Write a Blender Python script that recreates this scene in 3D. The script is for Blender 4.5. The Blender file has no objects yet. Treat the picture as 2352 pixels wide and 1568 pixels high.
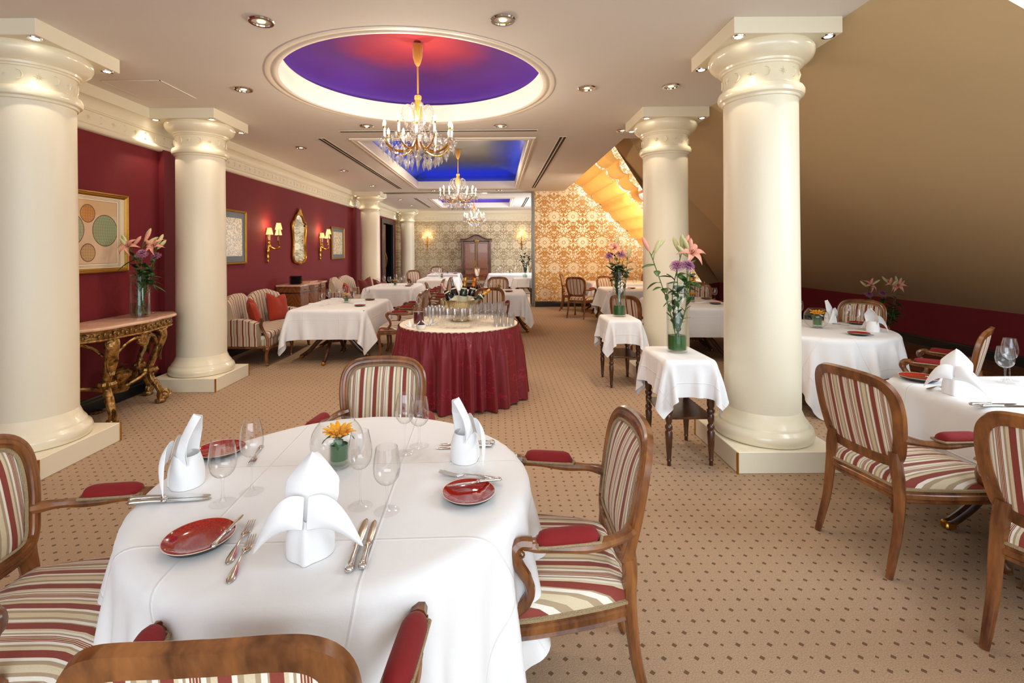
import bpy, math, random
import numpy as np
from mathutils import Vector, Matrix
random.seed(7)
rng = np.random.default_rng(5)
PI = math.pi
SC = bpy.context.scene
COL = SC.collection

# ------------------------------------------------------------------ camera, sky, lights, exposure
CH = 1.56                       # eye height
cd = bpy.data.cameras.new('camera'); cam = bpy.data.objects.new('camera', cd); COL.objects.link(cam)
cam.location = (0, 0, CH)
cam.rotation_euler = (PI/2, 0.0065, 0)
cd.sensor_width = 36.0; cd.sensor_fit = 'HORIZONTAL'
cd.lens = 36.0*1130/2352
cd.shift_x = 34/2352; cd.shift_y = -210/2352
cd.clip_start = .05; cd.clip_end = 200
SC.camera = cam
SC.view_settings.view_transform = 'Standard'; SC.view_settings.look = 'None'
SC.view_settings.gamma = 1.0; SC.view_settings.use_curve_mapping = False
SC.view_settings.exposure = 0.15
W = bpy.data.worlds.new('sky'); SC.world = W; W.use_nodes = True
W.node_tree.nodes['Background'].inputs[0].default_value = (.80, .90, 1.0, 1)
W.node_tree.nodes['Background'].inputs[1].default_value = 1.7
cy = SC.cycles
cy.max_bounces = 8; cy.diffuse_bounces = 4; cy.glossy_bounces = 3; cy.transmission_bounces = 6
cy.transparent_max_bounces = 24; cy.caustics_reflective = False; cy.caustics_refractive = False
cy.sample_clamp_indirect = 4.0; cy.use_denoising = True; cy.blur_glossy = 1.0
cy.use_adaptive_sampling = True; cy.adaptive_threshold = 0.02

def area(name, loc, target, sx, sy, energy, col):
    l = bpy.data.lights.new(name, 'AREA'); l.shape = 'RECTANGLE'; l.size = sx; l.size_y = sy
    l.energy = energy; l.color = col
    o = bpy.data.objects.new(name, l); COL.objects.link(o); o.location = loc
    o.rotation_euler = (Vector(target)-Vector(loc)).to_track_quat('-Z', 'Y').to_euler()
    return o
# daylight through windows beside the camera, far bay and far room; two added fills
area('window_or_fill_light', (4.6, 1.3, 2.9), (1.6, 3.4, .5), 2.0, 2.2, 95, (.80, .90, 1.0))
area('window_or_fill_light', (.2, -2.4, 2.2), (-.4, 6.0, 1.0), 5.0, 1.7, 100, (.84, .92, 1.0))  # added unseen fill panel for the daylight from behind the camera
area('window_or_fill_light', (4.4, 11.2, 3.2), (3.2, 11.2, 1.6), 2.2, 1.6, 60, (1.0, .95, .85))
area('window_or_fill_light', (2.9, 10.3, 2.35), (2.3, 13.4, 1.6), 1.2, 1.0, 40, (1.0, .88, .68))  # added lamp inside the bay, brightens the damask partition
area('window_or_fill_light', (2.45, 16.6, 1.7), (-1.5, 16.6, .8), 2.4, 1.8, 130, (.96, .97, 1.0))
def lamp(kind, name, loc, energy, col, size=.04, angle=110, blend=.6, tgt=None):
    l = bpy.data.lights.new(name, kind); l.energy = energy; l.color = col; l.shadow_soft_size = size
    o = bpy.data.objects.new(name, l); COL.objects.link(o); o.location = loc
    if kind == 'SPOT':
        l.spot_size = math.radians(angle); l.spot_blend = blend
        if tgt is not None: o.rotation_euler = (Vector(tgt)-Vector(loc)).to_track_quat('-Z', 'Y').to_euler()
    return o
WARM = (1.0, .84, .65)

# ------------------------------------------------------------------ material helpers
def nt(name):
    m = bpy.data.materials.new(name); m.use_nodes = True
    n = m.node_tree.nodes; l = m.node_tree.links
    return m, n, l, n['Principled BSDF']
def rgb(h):
    h = h.lstrip('#'); c = [int(h[i:i+2], 16)/255 for i in (0, 2, 4)]
    return tuple([x/12.92 if x <= .04045 else ((x+.055)/1.055)**2.4 for x in c]+[1])
def plain(name, col, rough=.5, metal=0., bump=0., bscale=60., var=0., vscale=6., coat=0., spec=.5, sheen=0.):
    m, n, l, b = nt(name)
    c = rgb(col) if isinstance(col, str) else col
    b.inputs['Base Color'].default_value = c; b.inputs['Roughness'].default_value = rough
    b.inputs['Metallic'].default_value = metal; b.inputs['Specular IOR Level'].default_value = spec
    b.inputs['Coat Weight'].default_value = coat; b.inputs['Coat Roughness'].default_value = .08
    b.inputs['Sheen Weight'].default_value = sheen
    tc = n.new('ShaderNodeTexCoord')
    if var > 0:
        t = n.new('ShaderNodeTexNoise'); t.inputs['Scale'].default_value = vscale; t.inputs['Detail'].default_value = 4
        l.new(tc.outputs['Object'], t.inputs['Vector'])
        mx = n.new('ShaderNodeMix'); mx.data_type = 'RGBA'
        mx.inputs['A'].default_value = tuple([x*(1-var) for x in c[:3]]+[1])
        mx.inputs['B'].default_value = tuple([min(1, x*(1+var)) for x in c[:3]]+[1])
        l.new(t.outputs['Fac'], mx.inputs['Factor']); l.new(mx.outputs['Result'], b.inputs['Base Color'])
    if bump > 0:
        t = n.new('ShaderNodeTexNoise'); t.inputs['Scale'].default_value = bscale; t.inputs['Detail'].default_value = 3
        l.new(tc.outputs['Object'], t.inputs['Vector'])
        bp = n.new('ShaderNodeBump'); bp.inputs['Strength'].default_value = bump; bp.inputs['Distance'].default_value = .01
        l.new(t.outputs['Fac'], bp.inputs['Height']); l.new(bp.outputs['Normal'], b.inputs['Normal'])
    return m
def emit(name, col, s, sample=False):
    m, n, l, b = nt(name)
    b.inputs['Base Color'].default_value = (0, 0, 0, 1)
    b.inputs['Emission Color'].default_value = rgb(col); b.inputs['Emission Strength'].default_value = s
    if not sample: m.cycles.emission_sampling = 'NONE'
    return m
class G:
    """tiny math-node writer"""
    def __init__(s, n, l): s.n = n; s.l = l
    def m(s, op, a, b=None, c=None):
        x = s.n.new('ShaderNodeMath'); x.operation = op
        for i, v in enumerate((a, b, c)):
            if v is None: continue
            if isinstance(v, (int, float)): x.inputs[i].default_value = v
            else: s.l.new(v, x.inputs[i])
        return x.outputs[0]
    def mix(s, f, a, b):
        x = s.n.new('ShaderNodeMix'); x.data_type = 'RGBA'
        for k, v in (('Factor', f), ('A', a), ('B', b)):
            if isinstance(v, (int, float)): x.inputs[k].default_value = v
            elif isinstance(v, tuple): x.inputs[k].default_value = v
            else: s.l.new(v, x.inputs[k])
        return x.outputs['Result']
    def noise(s, vec, sc, det=3, dist=0.):
        t = s.n.new('ShaderNodeTexNoise'); t.inputs['Scale'].default_value = sc; t.inputs['Detail'].default_value = det
        t.inputs['Distortion'].default_value = dist
        s.l.new(vec, t.inputs['Vector']); return t.outputs['Fac']
    def sep(s, v):
        x = s.n.new('ShaderNodeSeparateXYZ'); s.l.new(v, x.inputs[0]); return x.outputs
    def comb(s, a, b, c):
        x = s.n.new('ShaderNodeCombineXYZ')
        for i, v in enumerate((a, b, c)):
            if isinstance(v, (int, float)): x.inputs[i].default_value = v
            else: s.l.new(v, x.inputs[i])
        return x.outputs[0]
    def tc(s, k='Object'): return s.n.new('ShaderNodeTexCoord').outputs[k]
    def bump(s, h, st, dist=.01):
        b = s.n.new('ShaderNodeBump'); b.inputs['Strength'].default_value = st; b.inputs['Distance'].default_value = dist
        s.l.new(h, b.inputs['Height']); return b.outputs['Normal']

def mat_carpet():
    m, n, l, b = nt('carpet'); g = G(n, l); o = g.tc(); x, y, z = g.sep(o)
    def dots(ox, oy, s, r):
        u = g.m('SUBTRACT', g.m('FRACT', g.m('ADD', g.m('DIVIDE', x, s), ox)), .5)
        v = g.m('SUBTRACT', g.m('FRACT', g.m('ADD', g.m('DIVIDE', y, s), oy)), .5)
        d = g.m('ADD', g.m('ABSOLUTE', u), g.m('ABSOLUTE', v))
        return g.m('LESS_THAN', d, r)
    f = g.m('MAXIMUM', dots(0, 0, .125, .095), dots(.5, .5, .125, .095))
    f = g.m('MAXIMUM', f, g.m('MAXIMUM', dots(.5, 0, .125, .065), dots(0, .5, .125, .065)))
    nf = g.noise(o, 190, 3); nb = g.noise(o, .8, 2)
    base = g.mix(nf, rgb('#76614e'), rgb('#cfb496'))
    base = g.mix(g.m('MULTIPLY', nb, .25), base, rgb('#b88a68'))
    c = g.mix(g.m('MULTIPLY', f, g.m('ADD', .55, g.m('MULTIPLY', nf, .5))), base, rgb('#57402c'))
    l.new(c, b.inputs['Base Color']); b.inputs['Roughness'].default_value = .95; b.inputs['Specular IOR Level'].default_value = .1
    l.new(g.bump(nf, .5, .006), b.inputs['Normal']); return m
def mat_stripes(name='striped_fabric', ax=0, per=.165, off=0.):
    m, n, l, b = nt(name); g = G(n, l); o = g.tc(); s = g.sep(o)[ax]
    t = g.m('FRACT', g.m('ADD', g.m('DIVIDE', s, per), .5+off))
    r = n.new('ShaderNodeValToRGB'); r.color_ramp.interpolation = 'CONSTANT'
    R, C, Bg, Wt = rgb('#842319'), rgb('#d9caa8'), rgb('#ac9676'), rgb('#efe8da')
    st = [(0, C), (.04, Bg), (.09, Wt), (.15, Bg), (.17, R), (.30, C), (.34, Wt), (.38, Bg), (.41, Wt), (.445, R), (.46, C), (.475, R), (.492, C), (.503, R), (.52, C), (.532, R), (.55, Wt), (.60, Bg), (.64, C), (.70, R), (.83, Wt), (.88, Bg), (.94, C)]
    e = r.color_ramp.elements
    e[0].position = 0; e[0].color = st[0][1]; e[1].position = st[1][0]; e[1].color = st[1][1]
    for p, c in st[2:]: q = e.new(p); q.color = c
    l.new(t, r.inputs[0])
    w = g.noise(o, 320, 2); c = g.mix(g.m('MULTIPLY', w, .22), r.outputs[0], rgb('#8b7657'))
    l.new(c, b.inputs['Base Color']); b.inputs['Roughness'].default_value = .75; b.inputs['Sheen Weight'].default_value = .15
    l.new(g.bump(g.m('ADD', g.m('MULTIPLY', t, 0.), w), .25, .003), b.inputs['Normal']); return m
def mat_wood(name, a, b_, rough=.28, sc=9., coat=.35):
    m, n, l, b = nt(name); g = G(n, l); o = g.tc()
    mp = n.new('ShaderNodeMapping'); l.new(o, mp.inputs[0]); mp.inputs['Scale'].default_value = (1, 1, .2)
    f = g.noise(mp.outputs[0], sc*1.6, 4, .6); f2 = g.noise(mp.outputs[0], sc*9, 3)
    r = n.new('ShaderNodeValToRGB'); r.color_ramp.elements[0].position = .34; r.color_ramp.elements[1].position = .68
    r.color_ramp.elements[0].color = rgb(a); r.color_ramp.elements[1].color = rgb(b_)
    l.new(g.m('ADD', g.m('MULTIPLY', f, .8), g.m('MULTIPLY', f2, .2)), r.inputs[0])
    l.new(r.outputs[0], b.inputs['Base Color']); b.inputs['Roughness'].default_value = rough
    b.inputs['Coat Weight'].default_value = coat; b.inputs['Coat Roughness'].default_value = .15
    l.new(g.bump(f2, .12, .003), b.inputs['Normal']); return m
def mat_parquetry():
    m, n, l, b = nt('parquetry_veneer'); g = G(n, l); o = g.tc(); x, y, z = g.sep(o)
    w = n.new('ShaderNodeTexNoise'); w.inputs['Scale'].default_value = 5; l.new(o, w.inputs['Vector'])
    h = g.m('ABSOLUTE', g.m('SUBTRACT', g.m('FRACT', g.m('MULTIPLY', g.m('ADD', x, y), 1.6)), .5))
    v = g.m('FRACT', g.m('MULTIPLY', g.m('ADD', z, g.m('ADD', h, g.m('MULTIPLY', w.outputs['Fac'], .25))), 9))
    c = g.mix(v, rgb('#6b3a1c'), rgb('#a2683a')); c = g.mix(g.noise(o, 40, 4), c, rgb('#7b4622'))
    l.new(c, b.inputs['Base Color']); b.inputs['Roughness'].default_value = .25; b.inputs['Coat Weight'].default_value = .5; return m
def mat_damask(name, gc, pc, per=.52, ax=0, rough=.5, metal=.25):
    m, n, l, b = nt(name); g = G(n, l); o = g.tc(); s = g.sep(o); x, z = s[ax], s[2]
    H = per*1.35
    row = g.m('FLOOR', g.m('DIVIDE', z, H)); v = g.m('FRACT', g.m('DIVIDE', z, H))
    uo = g.m('MULTIPLY', g.m('MODULO', g.m('ABSOLUTE', row), 2), .5)
    u = g.m('ABSOLUTE', g.m('SUBTRACT', g.m('FRACT', g.m('ADD', g.m('DIVIDE', x, per), uo)), .5))
    u2 = g.m('ABSOLUTE', g.m('SUBTRACT', g.m('FRACT', g.m('ADD', g.m('DIVIDE', x, per), g.m('ADD', uo, .5))), .5))
    vc = g.m('SUBTRACT', v, .5)
    # ornate mirrored curls round a petalled medallion
    vs_ = g.m('MULTIPLY', vc, 1.35)
    rad = g.m('SQRT', g.m('ADD', g.m('MULTIPLY', u, u), g.m('MULTIPLY', vs_, vs_)))
    ang = g.m('ARCTAN2', u, vs_)
    pet = g.m('MULTIPLY', .30, g.m('ADD', .72, g.m('MULTIPLY', g.m('ABSOLUTE', g.m('COSINE', g.m('MULTIPLY', ang, 4.5))), .34)))
    inp = g.m('LESS_THAN', rad, pet); near = g.m('LESS_THAN', rad, g.m('ADD', pet, .035))
    veins = g.m('GREATER_THAN', g.m('ABSOLUTE', g.m('SINE', g.m('MULTIPLY', ang, 9))), .28)
    core = g.m('LESS_THAN', g.m('ABSOLUTE', g.m('SUBTRACT', rad, .085)), .014)
    petal = g.m('MULTIPLY', inp, g.m('MULTIPLY', veins, g.m('SUBTRACT', 1, core)))
    vec = g.comb(u, g.m('MULTIPLY', v, 1.35), 0)
    fld = g.m('GREATER_THAN', g.noise(vec, 9, 2, 1.0), .51)
    lines = g.m('GREATER_THAN', g.m('ABSOLUTE', g.m('SUBTRACT', g.noise(vec, 6, 1, .6), .5)), .022)
    fld = g.m('MULTIPLY', fld, lines)
    f = g.m('ADD', petal, g.m('MULTIPLY', g.m('SUBTRACT', 1, near), fld)); f = g.m('MINIMUM', f, 1)
    c = g.mix(f, rgb(gc), rgb(pc)); l.new(c, b.inputs['Base Color'])
    l.new(g.m('SUBTRACT', rough+.2, g.m('MULTIPLY', f, .32)), b.inputs['Roughness'])
    l.new(g.m('MULTIPLY', f, metal), b.inputs['Metallic'])
    l.new(g.bump(g.m('ADD', f, g.m('MULTIPLY', g.noise(o, 160, 2), .4)), .2, .003), b.inputs['Normal']); return m
def mat_linen(name='white_linen', creases=True, col='#ededed'):
    m, n, l, b = nt(name); g = G(n, l)
    b.inputs['Base Color'].default_value = rgb(col); b.inputs['Roughness'].default_value = .7
    b.inputs['Sheen Weight'].default_value = .2; b.inputs['Specular IOR Level'].default_value = .3
    o = g.tc('UV'); x, y, z = g.sep(o)
    h = g.m('MULTIPLY', g.noise(o, 5, 4), .55)
    if creases:
        def cr(v, s, off):
            t = g.m('ABSOLUTE', g.m('SUBTRACT', g.m('FRACT', g.m('ADD', g.m('DIVIDE', v, s), off)), .5))
            return g.m('MAXIMUM', 0, g.m('SUBTRACT', 1, g.m('MULTIPLY', t, s/.006)))
        h = g.m('ADD', h, g.m('ADD', g.m('MULTIPLY', cr(x, .5, .12), .22), g.m('MULTIPLY', cr(y, .5, .32), .22)))
    h = g.m('ADD', h, g.m('MULTIPLY', g.noise(g.tc(), 500, 1), .02))
    l.new(g.bump(h, .5, .02), b.inputs['Normal']); return m
def mat_skirt():
    m, n, l, b = nt('burgundy_damask'); g = G(n, l); o = g.tc('UV')
    v = n.new('ShaderNodeTexVoronoi'); v.inputs['Scale'].default_value = 7; l.new(o, v.inputs['Vector'])
    nz = g.noise(o, 26, 3, 1.5)
    f = g.m('MULTIPLY', g.m('GREATER_THAN', nz, .55), g.m('LESS_THAN', v.outputs['Distance'], .42))
    l.new(g.mix(f, rgb('#780a1a'), rgb('#912032')), b.inputs['Base Color'])
    l.new(g.m('SUBTRACT', .55, g.m('MULTIPLY', f, .22)), b.inputs['Roughness']); b.inputs['Sheen Weight'].default_value = .08; return m
def mat_glass(name, tint=(1, 1, 1, 1), edge=.9, base=.03):
    """thin-walled glass: clear with a Fresnel reflection"""
    m, n, l, b = nt(name); n.remove(b); out = n['Material Output']
    t = n.new('ShaderNodeBsdfTransparent'); t.inputs[0].default_value = tint
    gl = n.new('ShaderNodeBsdfGlossy'); gl.inputs['Roughness'].default_value = .02
    lw = n.new('ShaderNodeLayerWeight'); lw.inputs['Blend'].default_value = .5
    g = G(n, l); f = g.m('ADD', base, g.m('MULTIPLY', g.m('POWER', lw.outputs['Facing'], 3.2), edge))
    mx = n.new('ShaderNodeMixShader'); l.new(f, mx.inputs[0]); l.new(t.outputs[0], mx.inputs[1]); l.new(gl.outputs[0], mx.inputs[2])
    l.new(mx.outputs[0], out.inputs[0]); return m
def mat_crystal():
    m, n, l, b = nt('cut_crystal'); n.remove(b); out = n['Material Output']
    t = n.new('ShaderNodeBsdfTransparent'); t.inputs[0].default_value = (.93, .93, .93, 1)
    gl = n.new('ShaderNodeBsdfGlossy'); gl.inputs['Roughness'].default_value = .03
    d = n.new('ShaderNodeBsdfDiffuse'); d.inputs[0].default_value = (.9, .86, .8, 1)
    lw = n.new('ShaderNodeLayerWeight'); lw.inputs['Blend'].default_value = .5
    g = G(n, l); f = g.m('ADD', .3, g.m('MULTIPLY', lw.outputs['Facing'], .5))
    a = n.new('ShaderNodeMixShader'); a.inputs[0].default_value = .25; l.new(gl.outputs[0], a.inputs[1]); l.new(d.outputs[0], a.inputs[2])
    mx = n.new('ShaderNodeMixShader'); l.new(f, mx.inputs[0]); l.new(t.outputs[0], mx.inputs[1]); l.new(a.outputs[0], mx.inputs[2])
    l.new(mx.outputs[0], out.inputs[0]); return m
def mat_translucent(name, col, w=.5, em=0.):
    m, n, l, b = nt(name); n.remove(b); out = n['Material Output']
    d = n.new('ShaderNodeBsdfDiffuse'); d.inputs[0].default_value = rgb(col)
    t = n.new('ShaderNodeBsdfTranslucent'); t.inputs[0].default_value = rgb(col)
    mx = n.new('ShaderNodeMixShader'); mx.inputs[0].default_value = w; l.new(d.outputs[0], mx.inputs[1]); l.new(t.outputs[0], mx.inputs[2])
    res = mx.outputs[0]
    if em > 0:
        e = n.new('ShaderNodeEmission'); e.inputs[0].default_value = rgb(col); e.inputs[1].default_value = em
        ad = n.new('ShaderNodeAddShader'); l.new(res, ad.inputs[0]); l.new(e.outputs[0], ad.inputs[1]); res = ad.outputs[0]
        m.cycles.emission_sampling = 'NONE'
    l.new(res, out.inputs[0]); return m
def mat_dome():
    m, n, l, b = nt('dome_red_violet'); g = G(n, l); o = g.tc(); x, y, z = g.sep(o)
    r = g.m('SQRT', g.m('ADD', g.m('MULTIPLY', x, x), g.m('MULTIPLY', y, y)))
    r = g.m('ADD', r, g.m('MULTIPLY', g.m('SUBTRACT', g.noise(o, 1.6, 2), .5), .5))
    rp = n.new('ShaderNodeValToRGB'); e = rp.color_ramp.elements
    e[0].position = .12; e[0].color = rgb('#9c2630'); e[1].position = 1.0; e[1].color = rgb('#50248c')
    q = e.new(.42); q.color = rgb('#781436'); q = e.new(.66); q.color = rgb('#4a1666')
    l.new(g.m('DIVIDE', r, 1.25), rp.inputs[0]); l.new(rp.outputs[0], b.inputs['Base Color']); b.inputs['Roughness'].default_value = .7; return m
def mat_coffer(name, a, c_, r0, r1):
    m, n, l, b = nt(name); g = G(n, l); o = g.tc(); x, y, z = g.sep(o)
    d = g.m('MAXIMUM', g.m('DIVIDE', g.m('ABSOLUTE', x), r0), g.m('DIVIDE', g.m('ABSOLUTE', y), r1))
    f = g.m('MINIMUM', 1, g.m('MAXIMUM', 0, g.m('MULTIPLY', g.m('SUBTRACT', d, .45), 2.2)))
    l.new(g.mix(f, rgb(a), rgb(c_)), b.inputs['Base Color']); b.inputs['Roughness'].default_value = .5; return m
def mat_marble():
    m, n, l, b = nt('pink_marble'); g = G(n, l); o = g.tc()
    f = g.noise(o, 5, 6, 2.0); l.new(g.mix(f, rgb('#c98f6e'), rgb('#f0d3b8')), b.inputs['Base Color'])
    b.inputs['Roughness'].default_value = .12; b.inputs['Coat Weight'].default_value = .4; return m
def mat_gilt():
    m, n, l, b = nt('carved_gilt'); g = G(n, l); o = g.tc()
    f = g.noise(o, 22, 3, .6)
    r = n.new('ShaderNodeValToRGB'); r.color_ramp.elements[0].position = .30; r.color_ramp.elements[1].position = .60
    r.color_ramp.elements[0].color = rgb('#4a3015'); r.color_ramp.elements[1].color = rgb('#b98e50')
    l.new(f, r.inputs[0]); l.new(r.outputs[0], b.inputs['Base Color']); b.inputs['Metallic'].default_value = .75
    b.inputs['Roughness'].default_value = .34; l.new(g.bump(f, .9, .012), b.inputs['Normal']); return m
def mat_plate():
    m, n, l, b = nt('red_glaze'); g = G(n, l); o = g.tc()
    v = n.new('ShaderNodeTexVoronoi'); v.inputs['Scale'].default_value = 160; v.feature = 'DISTANCE_TO_EDGE'; l.new(o, v.inputs['Vector'])
    f = g.m('LESS_THAN', v.outputs['Distance'], .09); f = g.m('MULTIPLY', f, .6)
    l.new(g.mix(f, rgb('#a3200f'), rgb('#6c0f0c')), b.inputs['Base Color']); b.inputs['Roughness'].default_value = .12
    b.inputs['Coat Weight'].default_value = .6; return m
def mat_print(name, paper, kind):
    """flat printed sheet of a framed picture; local x across, z up"""
    m, n, l, b = nt(name); g = G(n, l); o = g.tc(); y, _, z = g.sep(o)
    c = rgb(paper)
    col = None
    if kind == 'map':
        col = g.mix(g.m('GREATER_THAN', g.m('ABSOLUTE', y), .41), rgb('#dcbfa0'), rgb('#e6d6b8'))
        col = g.mix(g.m('GREATER_THAN', z, .17), col, rgb('#d8b488'))
        for (cy_, cz_, rr, cc) in ((-.06, .18, .085, '#c98a48'), (-.27, .02, .155, '#8fa078'), (.14, .02, .155, '#9aa88a'), (-.06, -.2, .085, '#c0a070')):
            dy = g.m('SUBTRACT', y, cy_); dz = g.m('SUBTRACT', z, cz_)
            d = g.m('SQRT', g.m('ADD', g.m('MULTIPLY', dy, dy), g.m('MULTIPLY', dz, dz)))
            col = g.mix(g.m('LESS_THAN', d, rr), col, rgb(cc))
            col = g.mix(g.m('LESS_THAN', g.m('ABSOLUTE', g.m('SUBTRACT', d, rr)), .004), col, rgb('#5a4030'))
            gr = g.m('MULTIPLY', g.m('LESS_THAN', d, rr), g.m('LESS_THAN', g.m('FRACT', g.m('MULTIPLY', g.m('ADD', dy, g.m('MULTIPLY', g.m('MULTIPLY', dz, dz), 2.)), 34)), .12))
            col = g.mix(g.m('MULTIPLY', gr, .5), col, rgb('#5a4030'))
            gr = g.m('MULTIPLY', g.m('LESS_THAN', d, rr), g.m('LESS_THAN', g.m('FRACT', g.m('MULTIPLY', dz, 34)), .12))
            col = g.mix(g.m('MULTIPLY', gr, .4), col, rgb('#5a4030'))
        e = g.m('MAXIMUM', g.m('DIVIDE', g.m('ABSOLUTE', y), .42), g.m('DIVIDE', g.m('ABSOLUTE', z), .31))
        col = g.mix(g.m('GREATER_THAN', e, 1.0), col, c)
        for k in (1.0, 1.06, 1.1): col = g.mix(g.m('LESS_THAN', g.m('ABSOLUTE', g.m('SUBTRACT', e, k)), .006), col, rgb('#8a6a4a'))
    else:
        f = g.noise(o, 26, 5, 1.5); col = g.mix(g.m('MULTIPLY', g.m('GREATER_THAN', f, .5), .55), c, rgb('#5f564a'))
    l.new(col, b.inputs['Base Color']); b.inputs['Roughness'].default_value = .25; b.inputs['Coat Weight'].default_value = .35; return m

M = {}
M['carpet'] = mat_carpet()
M['stripe'] = mat_stripes(); M['stripe_sofa'] = mat_stripes('striped_sofa_fabric', 0, .165, .1)
M['stripe_arm'] = mat_stripes('striped_arm_fabric', 1, .165, .2)
M['wood'] = mat_wood('walnut', '#4e2810', '#9c6232'); M['wood_dark'] = mat_wood('dark_walnut', '#2c170c', '#5f371d')
M['armoire'] = mat_wood('armoire_wood', '#3d2212', '#7a4a28', .3)
M['veneer'] = mat_parquetry()
M['parquet'] = mat_wood('oak_floor', '#5a3a1c', '#8c6236', .35, 3.)
M['cream'] = plain('cream_paint', '#ece3ca', .42, bump=.04, bscale=90)
M['cream_gloss'] = plain('cream_gloss', '#efe5c8', .22, coat=.3)
M['ceiling'] = plain('ceiling_paint', '#e8e1d8', .8, bump=.06, bscale=160)
M['trimwhite'] = plain('trim_paint', '#f2e8d8', .5)
M['redwall'] = plain('red_wallcovering', '#781420', .75, bump=.35, bscale=420, var=.06, vscale=40)
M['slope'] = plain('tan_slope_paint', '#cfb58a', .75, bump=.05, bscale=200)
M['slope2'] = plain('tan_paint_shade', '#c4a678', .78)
M['base'] = plain('black_baseboard', '#17181b', .35)
M['damask_gold'] = mat_damask('gold_damask', '#cf9c52', '#f8ebcb', .52, 0)
M['damask_grey'] = mat_damask('champagne_damask', '#ab9a7a', '#dccfb0', .52, 0, .5, .35)
M['linen'] = mat_linen(); M['napkin'] = mat_linen('napkin_linen', False, '#f4f5f6')
M['skirt'] = mat_skirt()
M['velvet'] = plain('red_velvet', '#7d070b', .85, sheen=.05, bump=.1, bscale=80, var=.12, vscale=20)
M['gimp'] = plain('beige_gimp_braid', '#b39b74', .8, bump=.9, bscale=330)
M['orange'] = plain('orange_velvet', '#a02c08', .85, sheen=.1, var=.12, vscale=12)
M['darkpillow'] = plain('russet_velvet', '#64120c', .85, sheen=.08)
M['glass'] = mat_glass('clear_glass', (1, 1, 1, 1), .95, .045); M['glass_vase'] = mat_glass('vase_glass', (.97, .985, .98, 1), .7, .05)
M['glass_flute'] = mat_glass('flute_glass', (1, 1, 1, 1), .9, .13)
M['glass_foot'] = mat_glass('foot_glass', (1, 1, 1, 1), .2, .05)
M['water'] = mat_glass('water', (.80, .92, .82, 1), .4, .02)
M['crystal'] = mat_crystal()
M['silver'] = plain('silver', '#d9d6d0', .12, 1.0); M['nickel'] = plain('nickel', '#cdbf9a', .18, 1.0)
M['brass'] = plain('gilt_brass', '#c9953a', .25, 1.0); M['gold'] = plain('gold_leaf', '#b98a3c', .35, .9, bump=.2, bscale=60)
M['gilt'] = mat_gilt(); M['marble'] = mat_marble()
M['plate'] = mat_plate(); M['plate_dark'] = plain('dark_stoneware', '#15181f', .4); M['rim'] = plain('pale_rim', '#d8c3b0', .3)
M['leaf'] = plain('leaf_green', '#2f5a22', .45, var=.35, vscale=30); M['stem'] = plain('stem_green', '#4a6e2a', .5)
M['leafdark'] = plain('dark_leaf', '#1f3d1a', .45, var=.3, vscale=30); M['leafwrap'] = plain('wrapped_leaf', '#1c5a1c', .35, var=.3, vscale=60)
M['lily'] = plain('pink_lily', '#e8a48c', .5, var=.15, vscale=30); M['bud'] = plain('lily_bud', '#c9c68e', .5, var=.2, vscale=20)
M['mum'] = plain('purple_chrysanthemum', '#9c6384', .6, var=.35, vscale=60); M['stamen'] = plain('stamen', '#7a3412', .6)
M['sun'] = plain('sunflower_yellow', '#f2a60c', .5, var=.15, vscale=40); M['seed'] = plain('sunflower_centre', '#3a2208', .8)
M['black'] = plain('black', '#0c0c0d', .4); M['greyframe'] = plain('grey_metal', '#8a8478', .3, .8)
M['bulb'] = emit('glowing_bulb', '#fff0d8', 14); M['candle'] = plain('white_candle', '#efe9df', .5)
M['spot'] = emit('spot_glow', '#fff3dd', 20); M['down'] = plain('downlight_gold_reflector', '#c09a4a', .15, 1.0)
M['downglow'] = emit('downlight_glow', '#ffe7b0', 4)
M['shade'] = mat_translucent('pleated_shade', '#f0cf90', .5, .45)
M['cord'] = plain('gold_silk', '#b8802c', .45, sheen=.4, bump=.3, bscale=200)
M['dome'] = mat_dome(); M['coffer'] = mat_coffer('coffer_painted_glow', '#4f4b42', '#0a2880', 1.15, 2.7); M['coffer2'] = mat_coffer('violet_coffer_paint', '#7a6fc0', '#5648b8', 1, 1.2)  # blue coffer: chandelier and LED glow put into its centre-to-edge colour
M['blind'] = mat_translucent('orange_blind', '#f0ac58', .55)
M['slot'] = plain('slot_black', '#0a0a0a', .7)
M['mirror'] = plain('mirror_glass', '#e8ebea', .03, 1.0)
M['bottle'] = plain('green_bottle_glass', '#0c2412', .06, coat=.5); M['bottle_dark'] = plain('dark_bottle_glass', '#0c0a0a', .06, coat=.5)
M['foil_gold'] = plain('gold_foil', '#d39a3c', .3, .8, bump=.3, bscale=120); M['foil_silver'] = plain('grey_foil', '#8f8a7c', .3, .8, bump=.3, bscale=120)
M['foil_orange'] = plain('orange_foil', '#e07a10', .35, .4); M['foil_pink'] = plain('pink_foil', '#c99a90', .35, .5)
M['label'] = plain('cream_label', '#d8cfae', .6); M['juice'] = plain('red_juice', '#5a0f1c', .1, coat=.5)
M['porcelain'] = plain('white_porcelain', '#f2efe8', .15, coat=.4); M['berry'] = plain('blueberry', '#141c3a', .5); M['raspberry'] = plain('raspberry', '#7c0f1e', .5)

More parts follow.
